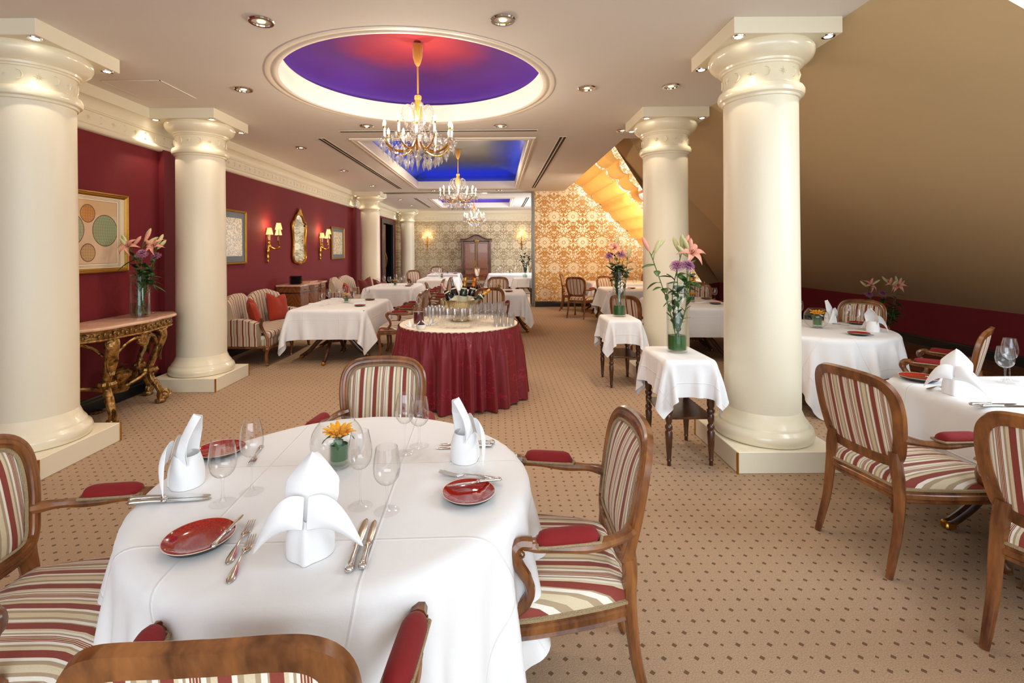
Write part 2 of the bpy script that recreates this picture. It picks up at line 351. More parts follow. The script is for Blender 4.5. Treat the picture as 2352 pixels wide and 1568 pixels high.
# ------------------------------------------------------------------ geometry helpers
class MB:
    def __init__(s): s.v = []; s.f = []; s.uv = None
    def add(s, vs, fs):
        b = len(s.v); s.v += [tuple(p) for p in vs]; s.f += [tuple(i+b for i in f) for f in fs]; return s
    def box(s, x0, x1, y0, y1, z0, z1, bev=0.):
        if bev > 0:
            # chamfered box: 24 verts
            e = min(bev, (x1-x0)/2.01, (y1-y0)/2.01, (z1-z0)/2.01)
            vs = []
            for sz, z, zi in ((0, z0, z0+e), (1, z1, z1-e)):
                for (px, py, qx, qy) in ((x0, y0, x0+e, y0+e), (x1, y0, x1-e, y0+e), (x1, y1, x1-e, y1-e), (x0, y1, x0+e, y1-e)):
                    vs += [(qx, qy, z), (px, qy, zi), (qx, py, zi)]
            f = []
            B = lambda c, k: c*3+k
            f.append((B(3, 0), B(2, 0), B(1, 0), B(0, 0))); f.append((B(4, 0), B(5, 0), B(6, 0), B(7, 0)))
            f.append((B(0, 2), B(1, 2), B(5, 2), B(4, 2))); f.append((B(2, 2), B(3, 2), B(7, 2), B(6, 2)))
            f.append((B(1, 1), B(2, 1), B(6, 1), B(5, 1))); f.append((B(3, 1), B(0, 1), B(4, 1), B(7, 1)))
            f += [(B(0, 0), B(1, 0), B(1, 2), B(0, 2)), (B(1, 0), B(2, 0), B(2, 1), B(1, 1)), (B(2, 0), B(3, 0), B(3, 2), B(2, 2)), (B(3, 0), B(0, 0), B(0, 1), B(3, 1))]
            f += [(B(4, 2), B(5, 2), B(5, 0), B(4, 0)), (B(5, 1), B(6, 1), B(6, 0), B(5, 0)), (B(6, 2), B(7, 2), B(7, 0), B(6, 0)), (B(7, 1), B(4, 1), B(4, 0), B(7, 0))]
            f += [(B(0, 1), B(0, 2), B(4, 2), B(4, 1)), (B(1, 2), B(1, 1), B(5, 1), B(5, 2)), (B(2, 1), B(2, 2), B(6, 2), B(6, 1)), (B(3, 2), B(3, 1), B(7, 1), B(7, 2))]
            f += [(B(k, 0), B(k, 1), B(k, 2)) for k in range(8)]
            return s.add(vs, f)
        vs = [(x0, y0, z0), (x1, y0, z0), (x1, y1, z0), (x0, y1, z0), (x0, y0, z1), (x1, y0, z1), (x1, y1, z1), (x0, y1, z1)]
        return s.add(vs, [(3, 2, 1, 0), (4, 5, 6, 7), (0, 1, 5, 4), (1, 2, 6, 5), (2, 3, 7, 6), (3, 0, 4, 7)])
    def lathe(s, prof, n=24, c=(0, 0), capb=False, capt=False, a0=0., a1=2*PI, fr=None):
        full = abs(a1-a0-2*PI) < 1e-6; k = n if full else n+1
        vs = []
        for r, z in prof:
            for i in range(k):
                a = a0+(a1-a0)*i/n; q = r*(fr(a, z) if fr else 1)
                vs.append((c[0]+q*math.cos(a), c[1]+q*math.sin(a), z))
        fs = []
        for j in range(len(prof)-1):
            for i in range(n):
                i2 = (i+1) % k if full else i+1
                fs.append((j*k+i, j*k+i2, (j+1)*k+i2, (j+1)*k+i))
        if capb: fs.append(tuple(range(k-1, -1, -1)))
        if capt: fs.append(tuple((len(prof)-1)*k+i for i in range(k)))
        return s.add(vs, fs)
    def tube(s, pts, rad, n=8, cap=True, flat=None, twist=None):
        pts = [Vector(p) for p in pts]; N = len(pts)
        if isinstance(rad, (int, float)): rad = [rad]*N
        up = Vector((0, 0, 1)); vs = []; prev = None
        for i, p in enumerate(pts):
            t = (pts[min(i+1, N-1)]-pts[max(i-1, 0)]).normalized()
            if prev is None:
                a = up if abs(t.dot(up)) < .9 else Vector((0, 1, 0))
                x = a.cross(t).normalized()
            else:
                x = (prev-t*prev.dot(t)); x = x.normalized() if x.length > 1e-6 else t.orthogonal().normalized()
            prev = x; y = t.cross(x)
            for k in range(n):
                a = 2*PI*k/n; ry = rad[i]*(flat if flat else 1)
                vs.append(p+x*(rad[i]*math.cos(a))+y*(ry*math.sin(a)))
        fs = [(i*n+k, i*n+(k+1) % n, (i+1)*n+(k+1) % n, (i+1)*n+k) for i in range(N-1) for k in range(n)]
        if cap: fs += [tuple(range(n-1, -1, -1)), tuple((N-1)*n+k for k in range(n))]
        return s.add(vs, fs)
    def sweep(s, path, prof, closed=True, ups=None, cap=False):
        """prof: list of (out, up) ; path: list of (p, outdir, updir)"""
        N = len(path); n = len(prof); vs = []
        for p, o, u in path:
            p, o, u = Vector(p), Vector(o), Vector(u)
            for a, b in prof: vs.append(p+o*a+u*b)
        fs = []
        for i in range(N if closed else N-1):
            i2 = (i+1) % N
            for k in range(n): fs.append((i*n+k, i*n+(k+1) % n, i2*n+(k+1) % n, i2*n+k))
        if cap and not closed: fs += [tuple(range(n-1, -1, -1)), tuple((N-1)*n+k for k in range(n))]
        return s.add(vs, fs)
    def sphere(s, c, r, n=10, m=7, sc=(1, 1, 1)):
        vs = [(c[0], c[1], c[2]-r*sc[2])]
        for j in range(1, m):
            t = -PI/2+PI*j/m
            for i in range(n):
                a = 2*PI*i/n; vs.append((c[0]+r*sc[0]*math.cos(t)*math.cos(a), c[1]+r*sc[1]*math.cos(t)*math.sin(a), c[2]+r*sc[2]*math.sin(t)))
        vs.append((c[0], c[1], c[2]+r*sc[2])); L = len(vs)-1
        fs = [(0, 1+(i+1) % n, 1+i) for i in range(n)]
        for j in range(m-2):
            for i in range(n): fs.append((1+j*n+i, 1+j*n+(i+1) % n, 1+(j+1)*n+(i+1) % n, 1+(j+1)*n+i))
        fs += [(L, 1+(m-2)*n+i, 1+(m-2)*n+(i+1) % n) for i in range(n)]
        return s.add(vs, fs)
    def grid(s, fn, nu, nv, wrap=False):
        k = nu if wrap else nu+1
        vs = [fn(i/nu, j/nv) for j in range(nv+1) for i in range(k)]
        fs = [(j*k+i, j*k+(i+1) % k, (j+1)*k+(i+1) % k, (j+1)*k+i) for j in range(nv) for i in range(nu)]
        return s.add(vs, fs)
    def poly(s, pts, th, ax='z'):
        """extrude a flat polygon (list of 3d) by vector th"""
        n = len(pts); t = Vector(th); a = [Vector(p) for p in pts]; vs = a+[p+t for p in a]
        return s.add(vs, [tuple(range(n-1, -1, -1)), tuple(range(n, 2*n))]+[(i, (i+1) % n, n+(i+1) % n, n+i) for i in range(n)])
    def xf(s, mat):
        s.v = [tuple(mat @ Vector(p)) for p in s.v]; return s
    def mesh(s, name, mat, smooth=True, auto=40):
        me = bpy.data.meshes.new(name); me.from_pydata(s.v, [], s.f)
        if smooth:
            me.polygons.foreach_set('use_smooth', [True]*len(me.polygons))
            if auto: me.set_sharp_from_angle(angle=math.radians(auto))
        if mat: me.materials.append(mat)
        me.update(); return me
    def build(s, name, mat, parent=None, smooth=True, auto=40, loc=None, rot=None):
        o = bpy.data.objects.new(name, s.mesh(name, M[mat] if isinstance(mat, str) else mat, smooth, auto)); COL.objects.link(o)
        if parent: o.parent = parent
        if loc: o.location = loc
        if rot: o.rotation_euler = rot
        return o
def tag(o, label=None, cat=None, group=None, kind=None):
    if label: o['label'] = label
    if cat: o['category'] = cat
    if group: o['group'] = group
    if kind: o['kind'] = kind
    return o
def empty(name, label, cat, loc=(0, 0, 0), rz=0., group=None):
    o = bpy.data.objects.new(name, None); COL.objects.link(o); o.location = loc; o.rotation_euler = (0, 0, rz)
    return tag(o, label, cat, group)
KIDS = {}
def children(o):
    return list(o.children)
def copy_tree(o, parent=None):
    c = o.copy(); COL.objects.link(c); c.parent = parent
    for ch in list(o.children): copy_tree(ch, c)
    return c
USED = set()
def place(proto, loc, rz, label, group=None, sc=None):
    """first call uses the prototype itself, later calls copy it"""
    o = proto if proto not in USED else copy_tree(proto)
    USED.add(proto); o.location = loc; o.rotation_euler = (0, 0, rz); o['label'] = label
    if group: o['group'] = group
    if sc: o.scale = sc if isinstance(sc, tuple) else (sc, sc, sc)
    return o
def inst(me, name, parent, loc=(0, 0, 0), rot=(0, 0, 0), sc=(1, 1, 1)):
    o = bpy.data.objects.new(name, me); COL.objects.link(o); o.parent = parent
    o.location = loc; o.rotation_euler = rot; o.scale = sc; return o
def struct(o): o['kind'] = 'structure'; return o
def spl(pts, n=6):
    """Catmull-Rom through points (tuples of any length)"""
    P = [np.array(p, float) for p in pts]; P = [2*P[0]-P[1]]+P+[2*P[-1]-P[-2]]; out = []
    for i in range(1, len(P)-2):
        for k in range(n):
            t = k/n; a, b, c, d = P[i-1:i+3]
            out.append(tuple(.5*((2*b)+(-a+c)*t+(2*a-5*b+4*c-d)*t*t+(-a+3*b-3*c+d)*t**3)))
    out.append(tuple(P[-2])); return out

# ================================================================== THE SETTING
ZC = 3.16; XL = -3.97; XR = 2.42; XD = 1.84; YD = 7.11; YO = 13.45; YB = 20.0; XK = 6.75; ZK = .69; Y0 = -3.0
def quad(b, *pts): b.add(pts, [tuple(range(len(pts)))])
# floor
b = MB(); quad(b, (XL, Y0, 0), (5.2, Y0, 0), (5.2, 13.6, 0), (XL, 13.6, 0)); quad(b, (XL, 13.6, 0), (2.6, 13.6, 0), (2.6, YB, 0), (XL, YB, 0))
floor = struct(b.build('floor', 'carpet', smooth=False))
b = MB(); b.box(5.2, 5.24, Y0, 13.4, 0, .012); b.build('threshold_strip', 'brass', floor)
for i in range(11):      # oak boards beyond the carpet
    x0 = 5.24+i*.142; m_ = MB(); m_.box(x0+.002, x0+.14, Y0, 13.4, -.01, .008); m_.build('floor_board', 'parquet', floor, smooth=False)
# ceiling with its three openings
CX, CY, CR = -.79, 4.87, 1.25
R1x0, R1x1, R1y0, R1y1 = -2.0, .46, 7.1, 12.55
R2x0, R2x1, R2y0, R2y1 = -2.0, .46, 15.2, 18.2
b = MB()
def cq(x0, x1, y0, y1): quad(b, (x0, y0, ZC), (x0, y1, ZC), (x1, y1, ZC), (x1, y0, ZC))
sx0, sx1, sy0, sy1 = CX-1.45, CX+1.45, CY-1.45, CY+1.45
cq(XL, XR, Y0, sy0); cq(XL, sx0, sy0, sy1); cq(sx1, XR, sy0, sy1); cq(XL, XR, sy1, R1y0)
cq(XL, R1x0, R1y0, R1y1); cq(R1x1, XD, R1y0, R1y1); cq(XD, XR, R1y0, YD); cq(XL, XD, R1y1, YO); cq(XL, 2.6, YO, R2y0)
cq(XL, R2x0, R2y0, R2y1); cq(R2x1, 2.6, R2y0, R2y1); cq(XL, 2.6, R2y1, YB)
n = 96; ring = []; out = []
for i in range(n):
    a = 2*PI*i/n; c, s = math.cos(a), math.sin(a); k = 1.45/max(abs(c), abs(s))
    ring.append((CX+CR*c, CY+CR*s, ZC)); out.append((CX+k*c, CY+k*s, ZC))
b.add(ring+out, [(i, n+i, n+(i+1) % n, (i+1) % n) for i in range(n)])
ceiling = struct(b.build('ceiling', 'ceiling', smooth=False))
# round recess: stepped ring, collar and dome, red centre to violet edge
b = MB(); b.lathe([(1.36, ZC+.001), (1.36, ZC-.005), (1.335, ZC-.008), (1.32, ZC-.004), (1.305, ZC-.004), (1.295, ZC-.009), (1.27, ZC-.009), (1.25, ZC-.003), (1.25, ZC+.18), (1.235, ZC+.185), (1.235, ZC+.2), (1.31, ZC+.2)], 120, (0, 0))
o = b.build('trim_1', 'trimwhite', None, loc=(CX, CY, 0)); struct(o); tag(o, 'cream stepped moulding ring around the round ceiling recess')
b = MB(); b.lathe([(1.34, ZC+.2), (1.34, ZC+.24), (1.30, ZC+.30), (1.15, ZC+.37), (.9, ZC+.42), (.6, ZC+.45), (.3, ZC+.46), (.001, ZC+.465)], 96, (0, 0))
o = b.build('ceiling_dome', 'dome', None, loc=(CX, CY, 0)); struct(o); tag(o, 'round domed recess, red in the middle and violet at the edge')
def coffer(nm, x0, x1, y0, y1, mat, h, idx, label):
    cx, cyy = (x0+x1)/2, (y0+y1)/2; hx, hy = (x1-x0)/2, (y1-y0)/2
    prof = [(.10, ZC+.001), (.10, ZC-.014), (.075, ZC-.02), (.06, ZC-.01), (.045, ZC-.01), (.035, ZC-.02), (.01, ZC-.02), (0, ZC-.006), (0, ZC+.16), (.02, ZC+.165)]
    b = MB(); k = len(prof)
    for r, z in prof: b.v += [(-hx-r, -hy-r, z), (hx+r, -hy-r, z), (hx+r, hy+r, z), (-hx-r, hy+r, z)]
    for j in range(k-1):
        for i in range(4): b.f.append((j*4+i, j*4+(i+1) % 4, (j+1)*4+(i+1) % 4, (j+1)*4+i))
    o = b.build('trim_%d' % idx, 'trimwhite', None, smooth=False, loc=(cx, cyy, 0)); struct(o); tag(o, 'cream moulded frame around the '+label)
    b = MB(); prof = [(.06, ZC+.16), (.06, ZC+.20), (.03, ZC+.26), (-.08, ZC+.34), (-.25, ZC+h-.03), (-.45, ZC+h)]
    for r, z in prof: b.v += [(-hx-r, -hy-r, z), (hx+r, -hy-r, z), (hx+r, hy+r, z), (-hx-r, hy+r, z)]
    for j in range(len(prof)-1):
        for i in range(4): b.f.append((j*4+i, j*4+(i+1) % 4, (j+1)*4+(i+1) % 4, (j+1)*4+i))
    b.f.append(tuple(range(len(b.v)-4, len(b.v))))
    o = b.build(nm, mat, None, loc=(cx, cyy, 0)); struct(o); tag(o, label)
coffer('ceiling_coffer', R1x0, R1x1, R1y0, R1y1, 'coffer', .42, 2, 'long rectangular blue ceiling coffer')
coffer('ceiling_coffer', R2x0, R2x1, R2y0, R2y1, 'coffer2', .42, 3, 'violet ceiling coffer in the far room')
for (x, y, sx, sy, e, c, rz) in ((-1.9, 9.8, .1, 5, 5, (.02, .12, 1), 0), (.36, 9.8, .1, 5, 5, (.02, .12, 1), 0), (-.77, 12.4, 2.2, .1, 6, (.02, .12, 1), 0), (-.77, 17.9, 2.2, .1, 2.5, (.3, .15, 1), 0)):
    l = bpy.data.lights.new('cove_light', 'AREA'); l.shape = 'RECTANGLE'; l.size = sx; l.size_y = sy; l.energy = e; l.color = c
    o = bpy.data.objects.new('cove_light', l); COL.objects.link(o); o.location = (x, y, ZC+.15); o.rotation_euler = (PI, 0, 0)
for k in range(6):
    a = PI*k/3+.3
    lamp('POINT', 'cove_light', (CX+1.12*math.cos(a), CY+1.12*math.sin(a), ZC+.22), .35, (.45, .25, 1.0), .25)
# walls
def wall(name, pts, mat):
    b = MB(); quad(b, *pts); return struct(b.build(name, mat, smooth=False))
wl = wall('wall_left', [(XL, Y0, 0), (XL, 16.85, 0), (XL, 16.85, ZC), (XL, Y0, ZC)], 'redwall')
b = MB(); quad(b, (XL, 18.75, 0), (XL, 19.25, 0), (XL, 19.25, ZC), (XL, 18.75, ZC)); quad(b, (XL, 16.85, 2.68), (XL, 18.75, 2.68), (XL, 18.75, ZC), (XL, 16.85, ZC)); b.build('wall_panel', 'redwall', wl, smooth=False)
b = MB(); quad(b, (XL, 19.25, 0), (XL, YB, 0), (XL, YB, ZC), (XL, 19.25, ZC)); b.build('damask_panel', 'damask_grey', wl, smooth=False)
for y0, y1 in ((3.7, 4.05), (5.78, 6.3), (13.5, 14.1)):
    m_ = MB(); m_.box(XL-.01, XL+.06, y0, y1, 0, 2.76); m_.build('pilaster', 'redwall', wl, smooth=False)
wall('wall_back', [(XL, YB, 0), (2.6, YB, 0), (2.6, YB, ZC), (XL, YB, ZC)], 'damask_grey')
b = MB(); quad(b, (2.6, YO+.4, 0), (2.6, YB, 0), (2.6, YB, .5), (2.6, YO+.4, .5)); quad(b, (2.6, YO+.4, 2.6), (2.6, YB, 2.6), (2.6, YB, ZC), (2.6, YO+.4, ZC))
quad(b, (2.6, 18.2, .5), (2.6, YB, .5), (2.6, YB, 2.6), (2.6, 18.2, 2.6)); struct(b.build('wall_right', 'damask_grey', smooth=False))
# orange damask partition and the folding-wall track
b = MB(); b.box(1.03, 7.2, YO, YO+.35, 0, 4.6); struct(b.build('wall_partition', 'damask_gold', smooth=False))
b = MB(); b.box(.985, 1.03, YO-.02, YO+.37, 0, ZC, .004); b.box(.955, .985, YO+.06, YO+.14, 0, ZC); b.box(.955, .985, YO+.22, YO+.30, 0, ZC)
o = b.build('trim_4', 'greyframe', smooth=False); struct(o); tag(o, 'grey metal jamb of the folding wall')
b = MB(); b.box(XL, 1.0, YO+.1, YO+.26, ZC-.022, ZC-.002); o = b.build('trim_5', 'greyframe', smooth=False); struct(o); tag(o, 'dark ceiling track of the folding wall')
# baseboards
def baseboard(name, pts, nrm):
    prof = [(0, 0), (.022, 0), (.022, .10), (.014, .115), (.014, .13), (.008, .145), (0, .15)]
    b = MB(); k = len(prof)
    for p in pts:
        for a, z in prof: b.v.append((p[0]+nrm[0]*a, p[1]+nrm[1]*a, z))
    for i in range(len(pts)-1):
        for j in range(k-1): b.f.append((i*k+j, i*k+j+1, (i+1)*k+j+1, (i+1)*k+j))
    return struct(b.build(name, 'base', smooth=False))
baseboard('baseboard_left', [(XL, Y0), (XL, 16.8)], (1, 0)); baseboard('baseboard_back', [(XL, YB), (2.6, YB)], (0, -1))
baseboard('baseboard_partition', [(1.03, YO), (7, YO)], (0, -1)); baseboard('baseboard_right', [(XK, Y0), (XK, 12.04)], (-1, 0))
# slope, knee walls, dormer folds
SL = (ZC-ZK)/(XK-XR)
sz = lambda x: ZC-SL*(x-XR)
def S(x, y): return (x, y, sz(x))
b = MB(); hx0, hx1, hy0, hy1 = 2.78, 5.6, .1, 2.72
quad(b, S(XR, 2.8), S(XK, 2.8), S(XK, 12.04), S(XR, 6.09)); quad(b, S(XR, Y0), S(XK, Y0), S(XK, hy0), S(XR, hy0))
quad(b, S(XR, hy0), S(hx0, hy0), S(hx0, hy1), S(XR, hy1)); quad(b, S(hx1, hy0), S(XK, hy0), S(XK, hy1), S(hx1, hy1)); quad(b, S(XR, hy1), S(XK, hy1), S(XK, 2.8), S(XR, 2.8))
struct(b.build('wall_slope', 'slope', smooth=False))
b = MB()     # window shaft cut in the slope near the camera
up = (.35, .1, .62)
hp = [S(hx0, hy0), S(hx1, hy0), S(hx1, hy1), S(hx0, hy1)]
for i in range(4):
    p, q = Vector(hp[i]), Vector(hp[(i+1) % 4]); quad(b, p, q, q+Vector(up), p+Vector(up))
struct(b.build('wall_shaft', 'trimwhite', smooth=False))
P1 = (XR, 6.09, ZC); P2 = (XK, 12.04, ZK); P3 = (5.73, 12.7, ZK); T2 = (2.063, 7.6, 3.268); T2b = (1.81, 7.30, 3.55)
E1t = (1.75, 8.52, 3.82); E1 = (2.137, 8.92, 3.44); E1b = (4.88, 11.77, .778); P4 = (4.97, 11.87, ZK)
b = MB(); b.add([P1, P2, P3, T2], [(0, 1, 3), (1, 2, 3)]); b.add([P1, T2, T2b, (XR, 6.09, 3.55), (XD, 7.11, 3.55)], [(0, 1, 2, 4, 3)]); struct(b.build('wall_fold', 'slope', smooth=False))
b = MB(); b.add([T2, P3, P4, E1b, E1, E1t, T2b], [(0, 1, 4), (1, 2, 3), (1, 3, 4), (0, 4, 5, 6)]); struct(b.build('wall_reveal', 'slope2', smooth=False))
b = MB(); quad(b, (XK, Y0, 0), (XK, 12.04, 0), (XK, 12.04, ZK), (XK, Y0, ZK)); quad(b, (XK, 12.04, 0), (5.73, 12.7, 0), P3, (XK, 12.04, ZK))
quad(b, (5.73, 12.7, 0), (4.97, 11.87, 0), P4, P3); quad(b, (4.97, 11.87, 0), (4.97, YO, 0), (4.97, YO, ZK), P4); struct(b.build('wall_knee', 'redwall', smooth=False))
b = MB(); quad(b, (XD, YD, ZC), (XD, YO, ZC), (XD, YO, 3.78), (XD, YD, 3.78)); quad(b, (XD, YD, ZC), (XR, YD, ZC), (XR, YD, 3.6), (XD, YD, 3.6)); struct(b.build('wall_void', 'slope', smooth=False))
# dormer glazing frame and cloud blinds in the sloping plane
BX0, BZ0, BS = 2.154, 3.426, -.972
bl = Vector((1, 0, BS)).normalized(); bn = Vector((-BS, 0, 1)).normalized()*-1   # down-slope, inward normal
def BP(s, y, h=0.): p = Vector((XD, y, BZ0+BS*(XD-BX0)))+bl*s+bn*h; return tuple(p)
SLEN = (4.97-XD)/bl.x
def ylim(q): x = XD+bl.x*q; return 8.92+(11.77-8.92)*(x-2.137)/(4.88-2.137)
b = MB()
b.poly([BP(0, 13.40, -.02), BP(SLEN, 13.40, -.02), BP(SLEN, 13.45, -.02), BP(0, 13.45, -.02)], tuple(-bn*.06))
b.poly([BP(0, 10.33, -.02), BP(1.9, 10.33, -.02), BP(1.9, 10.41, -.02), BP(0, 10.41, -.02)], tuple(-bn*.06))
for s0 in (0, SLEN/3, 2*SLEN/3, SLEN-.06):
    ya = ylim(s0+.06)+.03; b.poly([BP(s0, ya, -.03), BP(s0+.06, ya, -.03), BP(s0+.06, 13.45, -.03), BP(s0, 13.45, -.03)], tuple(-bn*.05))
struct(b.build('window_1', 'trimwhite', smooth=False)); tag(bpy.data.objects['window_1'], 'sloping dormer window frame behind the orange blinds')
for (y0, y1, lab, ncol) in ((10.50, 13.12, 'orange cloud blind with scalloped side, next to the gold damask wall', 4), (8.35, 10.24, 'orange cloud blind on the nearer dormer pane', 3)):
    r = empty('cloud_blind', lab, 'blind', BP(.5, (y0+y1)/2), 0, 'orange blinds on the dormer window')
    nrow = 13; rl = SLEN/nrow
    for k in range(nrow):
        if ylim((k+1)*rl) > y1-.15: continue
        def fn(u, v, k=k):
            q = (k+v)*rl; a = max(y0, ylim(q)+.05); bulge = .11*math.sin(PI*v)**.7
            yy = a+(y1-a+bulge*.6)*u-bulge*.5*(1-u)*(a == y0)
            puff = .10*(abs(math.sin(PI*v))**.6)*(1-.5*abs(math.cos(PI*(yy-y0)/(y1-y0)*ncol))**6)+.03
            return tuple(Vector(BP(q, yy, puff))-r.location)
        m_ = MB(); m_.grid(fn, 24, 8); m_.build('blind_fold', 'blind', r, auto=60)
# cornices
CP = [(0, 2.74), (.03, 2.742), (.045, 2.75), (.056, 2.77), (.056, 2.79), (.045, 2.805), (.03, 2.812), (.03, 2.93), (.045, 2.935), (.045, 2.945), (.052, 2.95), (.052, 2.965), (.04, 2.97), (.045, 3.0), (.062, 3.025), (.09, 3.045), (.12, 3.05), (.12, ZC)]
def cornice(name, p0, p1, nrm, lab):
    b = MB(); k = len(CP)
    for p in (p0, p1):
        for a, z in CP: b.v.append((p[0]+nrm[0]*a, p[1]+nrm[1]*a, z))
    b.f = [(j, j+1, k+j+1, k+j) for j in range(k-1)]
    o = struct(b.build(name, 'cream', None, auto=35)); tag(o, lab); return o
cl = cornice('trim_6', (XL, Y0), (XL, YB), (1, 0), 'cream cornice with stars and crescents along the red wall')
cb = cornice('trim_7', (XL, YB), (2.6, YB), (0, -1), 'cream cornice above the far damask wall')
def star_mesh():
    b = MB(); vs = []; n = 16
    for i in range(n):
        r = (.034 if i % 4 == 0 else .026) if i % 2 == 0 else .009
        vs.append((r*math.cos(2*PI*i/n), r*math.sin(2*PI*i/n), 0))
    vs.append((0, 0, .010)); b.add(vs, [(i, (i+1) % n, n) for i in range(n)]); return b.mesh('star', M['cream_gloss'], False)
def moon_mesh():
    b = MB(); n = 10; o_, i_ = [], []
    for k in range(n+1):
        a = -PI/2*1.15+PI*1.15*k/n
        o_.append((.034*math.cos(a)-.012, .034*math.sin(a), 0)); w = .013*math.sin(PI*k/n)+.001; i_.append(((.034-w)*math.cos(a)-.012, (.034-w*.3)*math.sin(a), 0))
    mid = [((p[0]+q[0])/2, (p[1]+q[1])/2, .009) for p, q in zip(o_, i_)]
    b.add(o_+mid+i_, [(k, k+1, n+2+k, n+1+k) for k in range(n)]+[(n+1+k, n+2+k, 2*n+3+k, 2*n+2+k) for k in range(n)]); return b.mesh('crescent', M['cream_gloss'], False)
STAR, MOON = star_mesh(), moon_mesh()
for k in range(96):
    y = 3.2+.155*k
    if y < YB-.2: inst(STAR if k % 2 == 0 else MOON, 'star' if k % 2 == 0 else 'crescent', cl, (XL+.0305, y, 2.872), (PI/2, 0, PI/2))
for k in range(30):
    x = -2.9+.155*k
    inst(STAR if k % 2 == 0 else MOON, 'star' if k % 2 == 0 else 'crescent', cb, (x, YB-.0305, 2.872), (PI/2, 0, 0))
# doorway in the left wall of the far room
dr = struct(bpy.data.objects.new('door_1', None)); COL.objects.link(dr); dr.location = (XL, 17.8, 0); tag(dr, 'dark framed double door in the red wall of the far room')
b = MB(); b.box(-.05, .05, -.97, -.80, 0, 2.68, .01); b.box(-.05, .05, .80, .97, 0, 2.68, .01); b.box(-.05, .05, -.80, .80, 2.52, 2.68, .01); b.build('door_frame', 'base', dr, smooth=False)
b = MB(); b.add([(-1.6, -.9, 0), (-1.6, 2.6, 0), (-1.6, 2.6, 2.7), (-1.6, -.9, 2.7), (-.03, 2.6, 0), (-.03, 2.6, 2.7), (-.03, -.9, 0), (-.03, -.9, 2.7)], [(0, 1, 2, 3), (1, 4, 5, 2), (6, 0, 3, 7), (7, 3, 2, 5), (0, 6, 4, 1)]); b.build('dark_backing', 'black', dr, smooth=False)  # black box closes the doorway; its darkness is put into the colour
b = MB(); b.box(-.10, -.05, -.80, -.05, .02, 2.5, .01); b.build('door_leaf', 'armoire', dr, smooth=False)
b = MB(); b.tube(spl([(-.03, -.2, .95), (0, -.2, 1.05), (.02, -.2, 1.25), (0, -.2, 1.4), (-.03, -.2, 1.5)]), .012); b.build('door_handle', 'brass', dr)
# access hatch, slots and grilles in the ceiling
def grille(name, x0, x1, y0, y1, slots, along, lab, cat='air grille'):
    r = empty(name, lab, cat, ((x0+x1)/2, (y0+y1)/2, ZC))
    X, Y = (x1-x0)/2, (y1-y0)/2
    b = MB(); b.box(-X, X, -Y, Y, -.006, -.001, .002); b.build('frame', 'trimwhite', r, smooth=False)
    for k in range(slots):
        m_ = MB(); f = (k+.5)/slots
        if along == 'y': c = -X+2*X*f; m_.box(c-X/slots*.62, c+X/slots*.62, -Y+.02, Y-.02, -.008, -.0061)
        else: c = -Y+2*Y*f; m_.box(-X+.02, X-.02, c-Y/slots*.62, c+Y/slots*.62, -.008, -.0061)
        m_.build('slot', 'slot', r, smooth=False)
grille('air_grille', -2.54, -2.43, 6.95, 12.7, 2, 'y', 'long black slot grille left of the blue ceiling coffer')
grille('air_grille', .89, 1.0, 6.95, 12.7, 2, 'y', 'long black slot grille right of the blue ceiling coffer')
grille('air_grille', -2.11, .56, 6.55, 6.62, 1, 'x', 'narrow slot grille between the round recess and the blue coffer')
grille('air_grille', -2.11, .56, 12.95, 13.02, 1, 'x', 'narrow slot grille beyond the blue coffer')
grille('air_grille', -2.54, -2.43, 15.0, 18.3, 2, 'y', 'slot grille left of the violet coffer in the far room')
grille('air_grille', .89, 1.0, 15.0, 18.3, 2, 'y', 'slot grille right of the violet coffer in the far room')
r = empty('access_hatch', 'square painted access hatch in the ceiling between the two left columns', 'hatch', (-3.4, 4.85, ZC))
b = MB(); b.box(-.27, .27, -.27, .27, -.004, -.001); b.build('panel', 'ceiling', r, smooth=False)
b = MB(); b.box(-.28, .28, -.28, -.272, -.007, -.001); b.box(.272, .28, -.28, .28, -.007, -.001); b.box(-.28, .28, .272, .28, -.005, -.001); b.box(-.28, -.272, -.28, .28, -.005, -.001); b.build('edge_frame', 'trimwhite', r, smooth=False)

